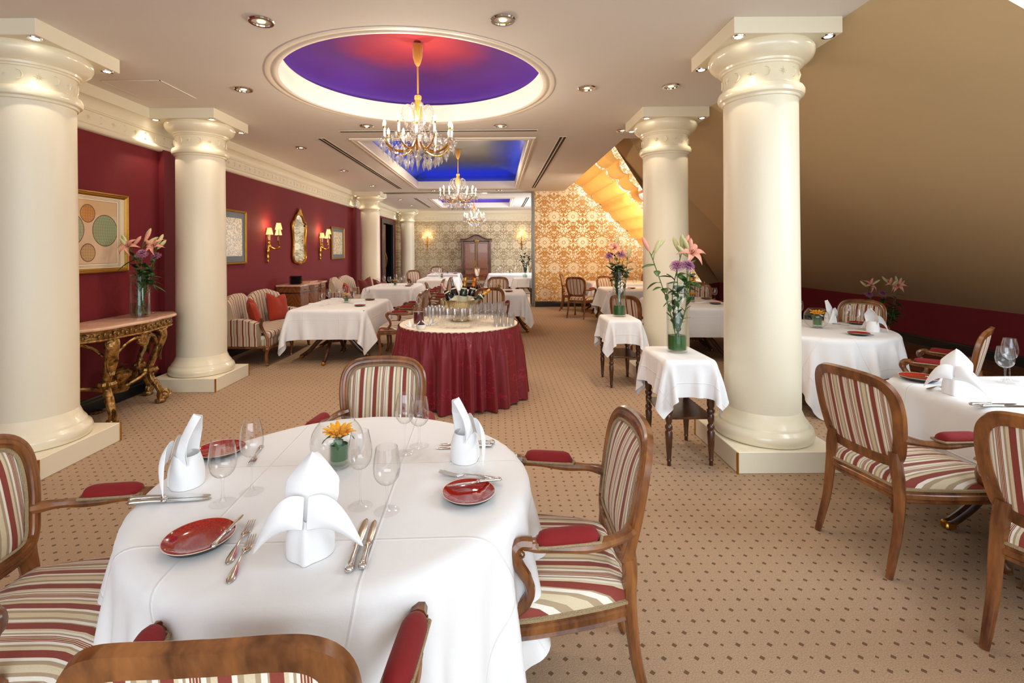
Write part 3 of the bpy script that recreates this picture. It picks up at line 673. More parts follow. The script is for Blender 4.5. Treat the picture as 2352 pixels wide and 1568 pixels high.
# ------------------------------------------------------------------ columns
def make_column():
    r = empty('column', '', 'column')
    b = MB(); b.box(-.365, .365, -.365, .365, 0, .15, .004); b.build('plinth', 'cream', r, smooth=False)
    for sx in (-1, 1):
        for sy in (-1, 1): b = MB(); b.box(sx*.366-.006, sx*.366+.006, sy*.366-.006, sy*.366+.006, 0, .149); b.build('corner_strip', 'brass', r, smooth=False)
    b = MB(); b.lathe([(.30, .15), (.335, .155), (.346, .18), (.346, .205), (.335, .235), (.315, .25), (.312, .26), (.305, .275), (.285, .30), (.272, .335), (.262, .36)], 64); b.build('base_moulding', 'cream_gloss', r)
    b = MB(); b.lathe([(.262, .36), (.263, .8), (.261, 1.4), (.258, 2.0), (.256, 2.66)], 64); b.build('shaft', 'cream', r)
    b = MB(); b.lathe([(.256, 2.66), (.268, 2.665), (.272, 2.68), (.29, 2.69), (.297, 2.71), (.297, 2.73), (.288, 2.75), (.268, 2.757), (.262, 2.765), (.262, 2.89), (.272, 2.893), (.276, 2.905), (.288, 2.91), (.292, 2.925), (.32, 2.94), (.348, 2.965), (.362, 2.995), (.365, 3.02), (.352, 3.046)], 72)
    cap = b.build('capital', 'cream_gloss', r)
    for k in range(16):
        a = 2*PI*k/16+.1
        me = STAR if k % 2 == 0 else MOON
        o = inst(me, me.name, cap, (.2625*math.cos(a), .2625*math.sin(a), 2.828), (PI/2, 0, a+PI/2))
    b = MB(); b.box(-.375, .375, -.375, .375, 3.046, ZC, .003); ab = b.build('abacus', 'cream', r, smooth=False)
    for sx in (-1, 1):
        for sy in (-1, 1):
            m_ = MB(); m_.lathe([(.024, 3.043), (.03, 3.040), (.042, 3.040), (.044, 3.046)], 20); o = m_.build('spotlight', 'silver', ab, loc=(sx*.315, sy*.315, 0))
            m_ = MB(); m_.lathe([(.001, 3.041), (.026, 3.0405)], 16); m_.f = [f for f in m_.f]; o2 = m_.build('spot_lens', 'spot', ab, loc=(sx*.315, sy*.315, 0))
    return r
colp = make_column()
cols = [((-3.505, 3.72), 'cream column at the left edge of the frame beside the gilt console table', 1), ((-3.505, 5.83), 'cream column between the gilt console table and the near striped sofa', 1),
        ((-3.505, 13.6), 'cream column at the far end of the main red wall', 1), ((-3.505, 19.3), 'farthest cream column, in front of the back damask wall', 1),
        ((2.02, 3.77), 'big cream column on the right beside the near flower table', 2), ((2.02, 5.90), 'cream column on the right behind the far flower table', 2)]
for (x, y), lab, k in cols:
    place(colp, (x, y, 0), 0, lab)
    for sx, sy in ((-1, -1), (1, -1), (1, 1) if k == 1 else (-1, 1)):
        lamp('SPOT', 'spotlight_beam', (x+sx*.325, y+sy*.325, 3.03), 9 if y < 7 else 7, WARM, .02, 95, .7, (x+sx*.30, y+sy*.30, 0))
lamp('SPOT', 'spotlight_beam', (-3.82, 5.5, 3.03), 8, WARM, .02, 90, .7, (-3.93, 5.45, 1.0))
# downlights
def make_down():
    r = empty('downlight', '', 'downlight')
    b = MB(); b.lathe([(.062, -.002), (.064, -.009), (.082, -.009), (.088, -.001)], 28); b.build('trim_ring', 'silver', r)
    b = MB(); b.lathe([(.064, -.004), (.055, .03), (.03, .06), (.001, .065)], 28); b.build('reflector', 'down', r)
    b = MB(); b.lathe([(.001, .002), (.02, .0), (.026, -.0035)], 14); b.build('lamp', 'downglow', r); return r
dp = make_down()
dl = [(-1.63, 3.42, 'downlight left of the round recess near the front'), (.05, 3.42, 'downlight at the front right of the round recess'), (-2.49, 4.85, 'downlight on the left side of the round recess'),
      (.9, 4.88, 'downlight right of the round recess'), (1.72, 4.84, 'downlight between the two right columns'), (-1.66, 6.3, 'left downlight between the round recess and the coffer'),
      (.05, 6.34, 'right downlight between the round recess and the coffer'), (1.7, 6.64, 'downlight by the second right column'), (-3.02, 7.6, 'downlight above the near striped sofa'), (-3.04, 9.8, 'downlight above the commode'),
      (-3.04, 12.1, 'downlight above the far striped sofa'), (-1.66, 13.15, 'left downlight beyond the blue coffer'), (.05, 13.15, 'right downlight beyond the blue coffer'), (-3.0, 15.4, 'near downlight left of the violet coffer'), (-3.0, 17.4, 'far downlight left of the violet coffer')]
for i, (x, y, lab) in enumerate(dl):
    place(dp, (x, y, ZC-.002), 0, lab)
    lamp('SPOT', 'downlight_beam', (x, y, ZC-.03), 44 if y < 7 else 60, WARM, .05, 100, .8, (x, y, 0))

# ================================================================== CLOTH (small position-based drape solver)
def drape(sx, sy, nx, ny, h, inside, push, steps=110, iters=14, seed=0, floor_z=.006):
    """sx, sy: cloth size; inside(x,y)->signed distance (negative inside the top); push(P)->corrected P"""
    rr = np.random.default_rng(seed)
    X, Y = np.meshgrid(np.linspace(-sx/2, sx/2, nx), np.linspace(-sy/2, sy/2, ny))
    P = np.stack([X, Y, np.full_like(X, h+.004)], -1); UV = np.stack([X, Y], -1)
    d = inside(X, Y); pin = d < -.035
    P[..., 2] += np.where(d > 0, rr.normal(0, .004, X.shape), 0)
    ang = np.arctan2(Y, X)
    V0 = P.copy(); prev = P.copy()
    lx, ly = sx/(nx-1), sy/(ny-1); ld = math.hypot(lx, ly)
    W = np.where(pin, 0., 1.)[..., None]
    cons = [((slice(None), slice(1, None)), (slice(None), slice(None, -1)), lx, 1.), ((slice(1, None), slice(None)), (slice(None, -1), slice(None)), ly, 1.),
            ((slice(1, None), slice(1, None)), (slice(None, -1), slice(None, -1)), ld, .5), ((slice(1, None), slice(None, -1)), (slice(None, -1), slice(1, None)), ld, .5),
            ((slice(None), slice(2, None)), (slice(None), slice(None, -2)), 2*lx, .22), ((slice(2, None), slice(None)), (slice(None, -2), slice(None)), 2*ly, .22)]
    for st in range(steps):
        vel = (P-prev)*.965; prev = P.copy(); P = P+vel*W; P[..., 2] -= 9.8*.018**2*W[..., 0]
        for it in range(iters):
            for a, b_, L, k in cons:
                D = P[a]-P[b_]; ln = np.sqrt((D*D).sum(-1, keepdims=True))+1e-9
                Wa, Wb = W[a], W[b_]; c = D*((ln-L)/ln)*k/np.maximum(Wa+Wb, 1)*.98
                P[a] = P[a]-c*Wa; P[b_] = P[b_]+c*Wb
            P = push(P); P[..., 2] = np.maximum(P[..., 2], floor_z); P = np.where(pin[..., None], V0, P)
    return P, UV
def cloth_mesh(name, P, UV, mat='linen'):
    ny, nx = P.shape[:2]; b = MB(); b.v = [tuple(p) for p in P.reshape(-1, 3)]
    b.f = [(j*nx+i, j*nx+i+1, (j+1)*nx+i+1, (j+1)*nx+i) for j in range(ny-1) for i in range(nx-1)]
    me = b.mesh(name, M[mat], True, 0)
    uv = me.uv_layers.new(name='UVMap'); u = UV.reshape(-1, 2)
    idx = np.empty(len(me.loops), dtype=np.int32); me.loops.foreach_get('vertex_index', idx)
    uv.data.foreach_set('uv', u[idx].astype(np.float32).ravel()); return me
def disc_push(R, h):
    def f(P):
        r = np.hypot(P[..., 0], P[..., 1])+1e-9; z = P[..., 2]
        ins = (r < R+.004) & (z < h+.004); top = ins & (z > h-.03) & (r < R-.012); side = ins & ~top
        P[..., 2] = np.where(top, h+.004, z); k = np.where(side, (R+.004)/r, 1.)
        P[..., 0] *= k; P[..., 1] *= k; return P
    return f
def rect_push(hx, hy, h):
    def f(P):
        x, y, z = P[..., 0], P[..., 1], P[..., 2]
        dx, dy = hx+.004-np.abs(x), hy+.004-np.abs(y); ins = (dx > 0) & (dy > 0) & (z < h+.004)
        top = ins & (z > h-.03) & (np.minimum(dx, dy) > .012); side = ins & ~top
        P[..., 2] = np.where(top, h+.004, z)
        px = side & (dx <= dy); py = side & ~px
        P[..., 0] = np.where(px, np.sign(x)*(hx+.004), x); P[..., 1] = np.where(py, np.sign(y)*(hy+.004), y); return P
    return f
RT = .67
Pr, UVr = drape(1.98, 1.98, 67, 67, .735, lambda x, y: np.hypot(x, y)-RT, disc_push(RT, .735), 120, 14, 3)
ROUND = cloth_mesh('round_table_cloth', Pr, UVr)
Pq, UVq = drape(1.86, 2.36, 50, 62, .745, lambda x, y: np.maximum(np.abs(x)-.55, np.abs(y)-.8), rect_push(.55, .8, .745), 90, 12, 4)
RECT = cloth_mesh('square_table_cloth', Pq, UVq)
Ps, UVs = drape(.84, 1.02, 42, 50, .76, lambda x, y: np.maximum(np.abs(x)-.19, np.abs(y)-.275), rect_push(.19, .275, .76), 110, 14, 5)
SIDE = cloth_mesh('side_table_cloth', Ps, UVs)
def put_cloth(me, loc, rz, lab, sc=(1, 1, 1)):
    o = bpy.data.objects.new('tablecloth', me); COL.objects.link(o); o.location = loc; o.rotation_euler = (0, 0, rz); o.scale = sc
    o.modifiers.new('subd', 'SUBSURF').render_levels = 1; o.modifiers['subd'].levels = 1
    return tag(o, lab, 'tablecloth')

# ================================================================== CHAIRS
def back_pt(x, t):          # t: height above floor ; back leans away (front of chair is +y)
    return Vector((x, -.235-.235*(t-.45)+1.0*x*x*(t-.35), t))
def back_loop(n=56, grow=0.):
    """closed loop around the back panel: narrow foot, shoulders, arched crown"""
    half = spl([(0, .902), (.10, .898), (.160, .884), (.191, .848), (.200, .785), (.196, .71), (.184, .64), (.170, .58), (.146, .550), (.08, .540), (0, .538)], 5)
    pts = half+[(-x, z) for x, z in reversed(half[1:-1])]
    out = []
    N = len(pts)
    for i, (x, z) in enumerate(pts):
        a, c = pts[i-1], pts[(i+1) % N]; tx, tz = c[0]-a[0], c[1]-a[1]; L = math.hypot(tx, tz); ox, oz = -tz/L, tx/L
        if ox*x+oz*(z-.73) < 0: ox, oz = -ox, -oz
        out.append((x+ox*grow, z+oz*grow, ox, oz))
    return out
def make_armchair():
    r = empty('armchair', '', 'chair')
    nb = Vector((0, 1, .235)).normalized()
    # back frame: moulded section swept round the panel
    prof = [(-.002, -.014), (.046, -.016), (.048, .006), (.040, .013), (.031, .011), (.026, .018), (.014, .019), (.010, .012), (.0, .014), (-.006, .004)]
    path = []
    for x, z, ox, oz in back_loop():
        p = back_pt(x, z); o = (back_pt(x+ox*.01, z+oz*.01)-p).normalized(); path.append((p, o, nb))
    b = MB(); b.sweep(path, prof); b.build('back_frame', 'wood', r)
    def panel(off, dome, nm, mat):
        m_ = MB(); lp = back_loop(); N = len(lp); rings = [1., .93, .8, .6, .4, .2]
        for q in rings:
            for x, z, ox, oz in lp:
                xx, zz = x*q, .72+(z-.72)*q; m_.v.append(tuple(back_pt(xx, zz)+nb*(off+dome*(1-q**3))))
        for j in range(len(rings)-1):
            for i in range(N): m_.f.append((j*N+i, j*N+(i+1) % N, (j+1)*N+(i+1) % N, (j+1)*N+i))
        m_.f.append(tuple((len(rings)-1)*N+i for i in range(N))); return m_.build(nm, mat, r, auto=70)
    panel(.006, .030, 'backrest', 'stripe'); panel(-.008, -.006, 'back_cover', 'stripe')
    path = []
    for x, z, ox, oz in back_loop(grow=-.007):
        p = back_pt(x, z)+nb*.013; path.append((p, Vector((ox, 0, oz)), nb))
    b = MB(); b.sweep(path, [(-.007, 0), (0, .007), (.007, 0), (0, -.004)]); b.build('braid', 'gimp', r)
    # posts from the back frame to the seat, continuing as rear legs
    for s in (-1, 1):
        pts = spl([(s*.172, *back_pt(.172, .575)[1:]), (s*.182, -.262, .50), (s*.190, -.258, .43), (s*.197, -.262, .34), (s*.199, -.28, .2), (s*.203, -.315, .07), (s*.206, -.335, 0)], 5)
        b = MB(); n_ = len(pts); b.tube(pts, [.030-.014*min(1, max(0, i/(n_-1)-.25)/.75) for i in range(n_)], 8, True, .85); b.build('leg', 'wood', r)
        pts = spl([(s*.262, .225, .40), (s*.281, .247, .35), (s*.276, .243, .27), (s*.262, .232, .15), (s*.262, .236, .06), (s*.272, .252, .02), (s*.276, .256, 0)], 5)
        rad = [.034, .033, .031, .029, .027, .0255, .0245, .0235, .0225, .0215, .021, .020, .0195, .019, .0185, .018, .0175, .017, .017, .0175, .018, .0195, .021, .023, .025, .026, .025, .022, .022, .022, .022]
        b = MB(); b.tube(pts, rad[:len(pts)], 10, True); b.build('leg', 'wood', r)
    # seat
    hs = spl([(0, .272), (.12, .268), (.20, .262), (.262, .262), (.296, .236), (.298, .17), (.283, .05), (.25, -.10), (.215, -.22), (.18, -.262), (0, -.262)], 5)
    sl = hs+[(-x, y) for x, y in reversed(hs[1:-1])]; N = len(sl)
    def onorm(i):
        a, c = sl[i-1], sl[(i+1) % N]; tx, ty = c[0]-a[0], c[1]-a[1]; L = math.hypot(tx, ty); return (ty/L*(1 if True else 1), -tx/L)
    path = []
    for i, (x, y) in enumerate(sl):
        ox, oy = onorm(i)
        if ox*x+oy*y < 0: ox, oy = -ox, -oy
        path.append(((x, y, .372), (ox, oy, 0), (0, 0, 1)))
    b = MB(); b.sweep(path, [(-.03, -.022), (-.006, -.026), (.002, -.018), (-.002, -.008), (.008, .0), (.008, .018), (.0, .024), (.0, .036), (-.03, .036)]); b.build('seat_frame', 'wood', r)
    b = MB(); rings = [(1, 0), (1.0, .012), (.975, .034), (.92, .052), (.78, .068), (.55, .078), (.28, .083)]
    for q, z in rings:
        for x, y in sl: b.v.append((x*q, y*q, .405+z))
    for j in range(len(rings)-1):
        for i in range(N): b.f.append((j*N+i, j*N+(i+1) % N, (j+1)*N+(i+1) % N, (j+1)*N+i))
    b.f.append(tuple((len(rings)-1)*N+i for i in range(N))); b.build('seat', 'stripe', r, auto=70)
    b = MB(); b.sweep([((p[0][0], p[0][1], .413), p[1], p[2]) for p in path], [(-.002, -.007), (.007, -.004), (.007, .005), (-.002, .008)]); b.build('braid', 'gimp', r)
    # arms
    for s in (-1, 1):
        a0 = back_pt(.198, .655)
        pts = spl([(s*.198, a0.y, .655), (s*.245, -.225, .648), (s*.276, -.14, .642), (s*.296, -.03, .645), (s*.302, .05, .655), (s*.304, .095, .657)], 5)
        b = MB(); b.tube(pts, [.021+.003*math.sin(i*.7) for i in range(len(pts))], 8, True, .85)
        # scroll and support
        sc = [(s*.304, .098+.030*math.cos(t)*(1-t/14), .635+.030*math.sin(t)*(1-t/14)) for t in [PI/2-.5-.55*k for k in range(10)]]
        b.tube(spl([(s*.304, .07, .662), (s*.304, .105, .662), (s*.306, .125, .635), (s*.306, .112, .598), (s*.300, .085, .55), (s*.290, .075, .50), (s*.282, .10, .455), (s*.276, .14, .425), (s*.272, .17, .40)], 5),
               [.022]*8+[.025]*6+[.021]*6+[.018]*8+[.020]*5+[.025]*8, 8, True, .9)
        b.v += []; b.build('arm', 'wood', r)
        for e in (-1, 1):
            q = MB(); q.tube([(s*.305+e*.019, .104+.016*math.cos(t)*(1-.08*k), .637+.016*math.sin(t)*(1-.08*k)) for k, t in enumerate([.6*j for j in range(11)])], .0035, 5); q.build('arm_scroll', 'wood', r)
        pad = MB()
        def fn(u, v):
            t = -.145+.205*v; e = max(0, 1-abs(2*v-1)**6)**.5; a = 2*PI*u
            x = .276+(t+.145)/.2*.028; return (s*(x)+.033*e*math.cos(a), t, .668+max(-.004, .034*e*math.sin(a)))
        pad.grid(fn, 16, 14, True); pad.build('arm_pad', 'velvet', r, auto=0)
        q = MB(); q.tube([((s*(.276+(t+.145)/.2*.028)+.031*w), t, .664) for t, w in [(-.15, 0), (-.14, 1), (-.10, 1), (0, 1), (.05, 1), (.064, 0), (.05, -1), (0, -1), (-.10, -1), (-.14, -1), (-.15, 0)]], .0055, 6); q.build('braid', 'gimp', r)
    return r
CHAIR = make_armchair()
def face(dx, dy): return math.atan2(dy, dx)-PI/2          # rotation so the chair looks along (dx, dy)
def chair(x, y, dx, dy, lab, group=None): return place(CHAIR, (x, y, 0), face(dx, dy), lab, group)
chair(.17, 1.81, -1, 0, 'striped walnut armchair on the right side of the near round table')
chair(-.65, 2.52, .02, -1, 'striped walnut armchair behind the near round table, facing the camera')
chair(-.50, 1.12, -.06, 1, 'striped walnut armchair in the foreground with its back to the camera')
chair(-1.39, 1.54, 1, .0, 'striped walnut armchair cut off by the left edge of the frame')
chair(2.13, 2.58, 1, .18, 'striped walnut armchair seen from behind at the right square table')
chair(2.27, 1.86, 1, .45, 'striped walnut armchair cut off by the right edge, nearest at the right square table')
chair(3.52, 4.0, -.62, .75, 'striped walnut armchair turned away behind the right square table')
chair(4.05, 5.62, -.8, -.6, 'striped armchair behind the right round table below the dark red wall')
chair(-1.47, 7.38, -1, 0, 'nearer striped armchair on the aisle side of the sofa table')
chair(-1.47, 8.1, -1, 0, 'farther striped armchair on the aisle side of the sofa table')
chair(-1.5, 10.75, -1, 0, 'nearer striped armchair at the second table along the red wall')
chair(-1.42, 11.6, -1, .05, 'farther striped armchair at the second table along the red wall')
chair(-1.05, 9.55, 1, .1, 'striped armchair left of the table behind the buffet, back turned to the left tables')
chair(-.12, 8.45, .02, 1, 'striped armchair with its wooden back to the camera behind the buffet')
chair(.0, 10.95, -.05, -1, 'striped armchair on the far side of the table behind the buffet')
chair(-2.45, 15.2, .6, -.8, 'low striped armchair left at the near table of the far room')
chair(-2.3, 18.7, .1, -1, 'striped armchair behind the left far table near the farthest column')
chair(-1.0, 17.7, -.95, .3, 'striped armchair with red arm pad in front of the armoire')
chair(-.45, 17.2, 1, -.2, 'striped armchair left of the right far table beside the armoire')
chair(1.3, 18.0, -.5, -1, 'striped armchair half hidden behind the far vase')
chair(1.95, 12.6, 1, -.25, 'striped armchair nearest the gold damask wall, under the wallpaper')
chair(1.93, 11.35, .6, .9, 'striped armchair with dark wooden back before the gold damask wall')
chair(2.62, 11.1, .6, -1, 'pale lit striped armchair beside the dark backed one by the gold wall')
chair(3.9, 12.75, -.6, -1, 'striped armchair glowing orange beneath the blind')
chair(1.95, 6.85, .75, .65, 'striped armchair mostly hidden behind the second right column')
chair(3.45, 8.55, -.5, -1, 'striped armchair seen between the right columns, farther one')
chair(3.75, 7.9, -1, -.35, 'striped armchair seen between the right columns, nearer one')

# ================================================================== TABLES
def pedestal(r, x, y, n=4, a0=0., R=.50):
    b = MB(); b.lathe([(.14, .70), (.13, .68), (.06, .66), (.05, .6), (.075, .52), (.085, .47), (.06, .42), (.05, .38), (.09, .36), (.095, .33), (.095, .26), (.08, .24)], 20, (x, y), True, True)
    b.build('pedestal', 'wood_dark', r)
    for k in range(n):
        a = a0+2*PI*k/n; c, s = math.cos(a), math.sin(a)
        pts = [(x+c*q, y+s*q, z) for q, z in spl([(.05, .32), (.14, .33), (.24, .25), (.36, .12), (.46, .045), (.50, .03)], 4)]
        b = MB(); b.tube(pts, [.03, .03, .03, .03, .03, .029, .028, .028, .028, .027, .026, .026, .025, .025, .024, .024, .024, .023, .022, .022, .022][:len(pts)], 8, True, 1.15); b.build('foot', 'wood_dark', r)
        b = MB(); b.box(-.005, .055, -.024, .024, 0, .045, .008); b.build('brass_cap', 'brass', r, loc=(x+c*.46, y+s*.46, 0), rot=(0, 0, a))
def round_table(x, y, lab, clab, rz):
    r = empty('round_table', lab, 'table', (x, y, 0)); b = MB(); b.lathe([(RT-.03, .695), (RT-.022, .70), (RT-.022, .718), (RT-.03, .726)], 48, (0, 0), True, True); b.build('tabletop', 'wood_dark', r)
    pedestal(r, 0, 0, 4, .4); put_cloth(ROUND, (x, y, 0), rz, clab); return r
round_table(-.56, 1.80, 'pedestal table under the white cloth in the foreground', 'white cloth hanging in folds over the near round table', .04)
round_table(3.30, 5.07, 'pedestal table under the white cloth right of the big column', 'white cloth on the right round table behind the big column', .35)
def rect_table(x, y, lab, clab, rz=0., sc=(1, 1, 1)):
    r = empty('dining_table', lab, 'table', (x, y, 0), rz); b = MB(); b.box(-.53*sc[0], .53*sc[0], -.78*sc[1], .78*sc[1], .70, .734, .006); b.build('tabletop', 'wood_dark', r, smooth=False)
    pedestal(r, 0, -.4*sc[1], 4, PI/4 if rz else 0); pedestal(r, 0, .4*sc[1], 4, PI/4 if rz else 0)
    put_cloth(RECT, (x, y, 0), rz, clab, sc)
rect_table(-2.38, 7.60, 'pedestal table in front of the near striped sofa', 'white cloth with a pointed corner on the table by the near sofa')
rect_table(-2.40, 11.5, 'second pedestal table along the red wall', 'white cloth on the second table along the red wall')
rect_table(-.10, 9.65, 'pedestal table behind the burgundy buffet', 'white cloth on the table behind the burgundy buffet', PI/2, (1.1, .8, 1))
rect_table(-1.72, 14.4, 'near left table of the far room', 'pinkish lit cloth on the near left table of the far room', 0, (.95, 1, 1))
rect_table(-1.85, 17.3, 'far left table before the champagne damask wall', 'bright white cloth on the far left table near the armoire', 0, (1, .8, 1))
rect_table(.48, 16.9, 'right table of the far room', 'bright white cloth on the right table of the far room', PI/2, (1, 1, 1))
rect_table(2.98, 2.33, 'square pedestal table at the right edge of the frame', 'white cloth on the square table at the right edge')
rect_table(2.98, 10.2, 'nearer table before the gold damask wall', 'white cloth on the nearer table before the gold damask wall', PI/2)
rect_table(3.0, 12.35, 'farther table under the orange blinds', 'white cloth on the farther table under the orange blinds', PI/2, (.9, .9, 1))
rect_table(2.92, 7.58, 'pedestal table seen between the two right columns', 'white cloth on the table between the two right columns', -.06)
# serving side tables
def make_side():
    r = empty('side_table', '', 'side table')
    b = MB(); b.box(-.172, .172, -.257, .257, .53, .750, .003); b.build('body', 'wood_dark', r, smooth=False)
    b = MB(); b.box(-.186, .186, -.271, .271, .505, .53, .006); b.build('moulding', 'wood', r)
    b = MB(); b.box(-.17, .17, -.25, .25, .335, .352, .004); b.build('shelf', 'wood_dark', r, smooth=False)
    pr = [(.014, 0), (.013, .03), (.019, .04), (.015, .05), (.023, .16), (.027, .24), (.019, .255), (.027, .27), (.027, .285), (.017, .30), (.024, .325), (.024, .36), (.02, .37), (.028, .385), (.028, .40), (.02, .41), (.027, .43), (.027, .503)]
    for sx in (-1, 1):
        for sy in (-1, 1):
            b = MB(); b.lathe(pr, 14, (sx*.152, sy*.235), True, True); b.build('leg', 'wood_dark', r)
    return r
sp = make_side()
for (x, y, rz), lab, cl_ in (((1.38, 3.78, 0), 'dark wooden serving table with turned legs beside the big right column', 'white cloth draped over the near flower table'),
                         ((1.43, 5.78, 0), 'dark wooden serving table with turned legs beside the second right column', 'white cloth draped over the second flower table'),
                         ((.72, 13.95, PI/2), 'brown serving table at the jamb of the folding wall', 'short cloth on the serving table at the folding wall jamb')):
    place(sp, (x, y, 0), rz, lab); put_cloth(SIDE, (x, y, 0), rz, cl_, (1, 1, 1))

# ================================================================== BUFFET
bf = empty('buffet_table', 'round buffet table with a gathered burgundy skirt', 'buffet', (-.42, 5.34, 0))
b = MB(); b.lathe([(.60, .74), (.632, .745), (.635, .775), (.62, .783)], 72, (0, 0), True, True); b.build('tabletop', plain('beige_cloth', '#e8dcc4', .6), bf)
def skirt_fn(u, v):
    a = 2*PI*u; z = .770-v*.755
    if v < .055: r = .648+.006*math.sin(a*120)
    else:
        t = (v-.055)/.945; w = min(1, t*3)
        r = .655+.055*t+w*(.022+.020*t)*(math.sin(a*31+1.6*math.sin(a*5))+.6*math.sin(a*19+2))+(1-w)*.006*math.sin(a*90)
    return (r*math.cos(a), r*math.sin(a), z+(.004*math.sin(a*60) if v == 0 else 0)+ (.01*math.sin(a*9) if v > .99 else 0))
b = MB(); b.grid(skirt_fn, 720, 26, True); sk = b.build('skirt', 'skirt', bf, auto=0)
uvl = sk.data.uv_layers.new(name='UVMap')
idx = np.empty(len(sk.data.loops), dtype=np.int32); sk.data.loops.foreach_get('vertex_index', idx)
uvl.data.foreach_set('uv', np.stack([(idx % 720)/720*4.2, (idx//720)/26*.76], -1).astype(np.float32).ravel())
BZ = .784
def lathe_thing(name, parts):
    r = empty(name, '', parts[0][0])
    for nm, prof, n_, mat, cb, ct in parts[1:]:
        b = MB(); b.lathe(prof, n_, (0, 0), cb, ct); b.build(nm, mat, r, auto=50)
    return r
def glass_proto(name, cat, bowl, stem_r, z0, foot_r, n_=24, gm='glass'):
    r = empty(name, '', cat); b = MB()
    if z0: b.lathe([(.001, .0055), (foot_r*.35, .005), (foot_r*.85, .0025), (foot_r, .0012), (foot_r+.0006, .0016), (foot_r+.0006, .0006)], n_); b.build('foot', 'glass_foot', r, auto=60)
    if z0: b = MB(); b.lathe([(foot_r*.3, .005), (stem_r*1.6, .012), (stem_r, .03), (stem_r*.95, z0*.7), (stem_r*1.3, z0*.93), (stem_r*3, z0+.006)], 12); b.build('stem', 'glass', r, auto=60)
    b = MB(); b.lathe(bowl, n_); b.build('bowl', gm, r, auto=60)
    return r
def bowlprof(z0, h, rmax, rtop, t=.0012, k=.42):
    P_ = spl([(.002, z0), (rmax*.55, z0+h*.06), (rmax*.9, z0+h*.22), (rmax, z0+h*k), (rmax*.97, z0+h*.6), ((rmax+rtop)/2, z0+h*.8), (rtop, z0+h)], 4)
    return P_+[(rtop-t, z0+h+.0003)]+[(rr-t, zz) for rr, zz in reversed(P_[3:-1])]
TALL = glass_proto('wine_glass', 'wine glass', bowlprof(.115, .118, .037, .0265), .0028, .115, .037)
SMALL = glass_proto('water_glass', 'wine glass', bowlprof(.072, .10, .036, .029), .0036, .072, .034)
FLUTE = glass_proto('champagne_flute', 'champagne flute', bowlprof(.07, .125, .024, .019, k=.35), .003, .07, .028, 16, 'glass_flute')
TFLUTE = glass_proto('tall_glass', 'champagne flute', bowlprof(.055, .165, .024, .026, k=.5), .003, .055, .029, 16, 'glass_flute')
TUMB = glass_proto('tumbler', 'tumbler', [(.001, .008), (.026, .008), (.027, .0), (.030, .0), (.032, .11), (.0305, .11), (.0285, .012)], .003, 0, .03, 16, 'glass_flute')
def put(proto, x, y, z, lab, rz=0., group=None, sc=None): return place(proto, (x, y, z), rz, lab, group, sc)
ORD_ = ['front', 'second', 'third', 'back']; ORN_ = ['first', 'second', 'third', 'fourth', 'fifth', 'sixth', 'seventh', 'eighth', 'ninth']
for i in range(6):
    for j in range(4):
        x = -.73+.075*i+.03*(j % 2); y = 5.02+.085*j-.03*i*(j < 2)+random.uniform(-.012, .012)
        if math.hypot(x+.42, y-5.34) < .58 and not (x > -.56 and y > 5.12): put(FLUTE, x, y, BZ, 'champagne flute in the left cluster, %s row, %s from the left' % (ORD_[j], ORN_[i]), 0, 'flutes in the left cluster on the buffet')
for i in range(4): put(SMALL, -.50+.075*i, 4.92-.02*(i % 2), BZ, 'empty stemmed glass at the front of the buffet, %s from the left' % ORN_[i], 0, 'short stemmed glasses at the front of the buffet', 1.15)
for i in range(5):
    for j in range(3): put(TFLUTE, -.27+.072*i+.02*j, 4.99+.10*j+.03*i, BZ, 'tall straight flute right of the silver bowl, %s row, %s from the left' % (ORD_[j], ORN_[i]), 0, 'tall flutes on the right of the buffet')
for i in range(3):
    for j in range(3): put(TUMB, -.01+.075*i, 4.98+.085*j+.03*i, BZ, 'tumbler at the right end of the buffet, %s row, %s from the left' % (ORD_[j], ORN_[i]), 0, 'tumblers at the right end of the buffet')
# cooler with bottles
ck = empty('champagne_cooler', 'large silver champagne bowl holding five bottles', 'cooler', (-.40, 5.47, BZ))
b = MB(); b.lathe([(.10, 0), (.115, .005), (.11, .02), (.08, .035), (.075, .05), (.12, .065), (.19, .11), (.215, .17), (.222, .225), (.232, .23), (.232, .238), (.216, .238), (.21, .17), (.18, .12), (.001, .09)], 56, (0, 0)); b.build('bowl', 'nickel', ck, auto=50)
b = MB(); b.lathe([(.001, .19), (.21, .19)], 24, (0, 0)); b.build('ice', 'glass', ck)
def bottle(x, y, z, tilt, az, glass, foil, lab):
    r = empty('champagne_bottle', lab, 'bottle', (x, y, z)); r.rotation_euler = (tilt*math.sin(az), tilt*math.cos(az)*-1*-1, 0)
    b = MB(); b.lathe([(.001, 0), (.04, .002), (.044, .01), (.044, .17), (.041, .20), (.030, .235), (.019, .262), (.0155, .29)], 24, (0, 0)); b.build('body', glass, r, auto=50)
    b = MB(); b.lathe([(.0195, .262), (.0165, .29), (.016, .315), (.0185, .318), (.0185, .326), (.0165, .33), (.0175, .345), (.014, .352), (.001, .354)], 18, (0, 0), fr=lambda a, zz: 1+.03*math.sin(a*7+zz*90)); b.build('foil', foil, r, auto=50)
    b = MB(); b.lathe([(.0447, .06), (.0447, .15)], 24, (0, 0)); b.build('paper_label', 'label', r)
    b = MB(); b.lathe([(.0336, .228), (.0285, .240)], 20, (0, 0)); b.build('neck_label', 'label', r)
bottle(-.44, 5.42, BZ+.11, -.55, .1, 'bottle_dark', 'foil_pink', 'dark bottle with pink foil leaning left in the silver bowl')
bottle(-.44, 5.48, BZ+.12, -.26, .5, 'bottle_dark', 'foil_silver', 'dark bottle with grey foil, second from the left in the silver bowl')
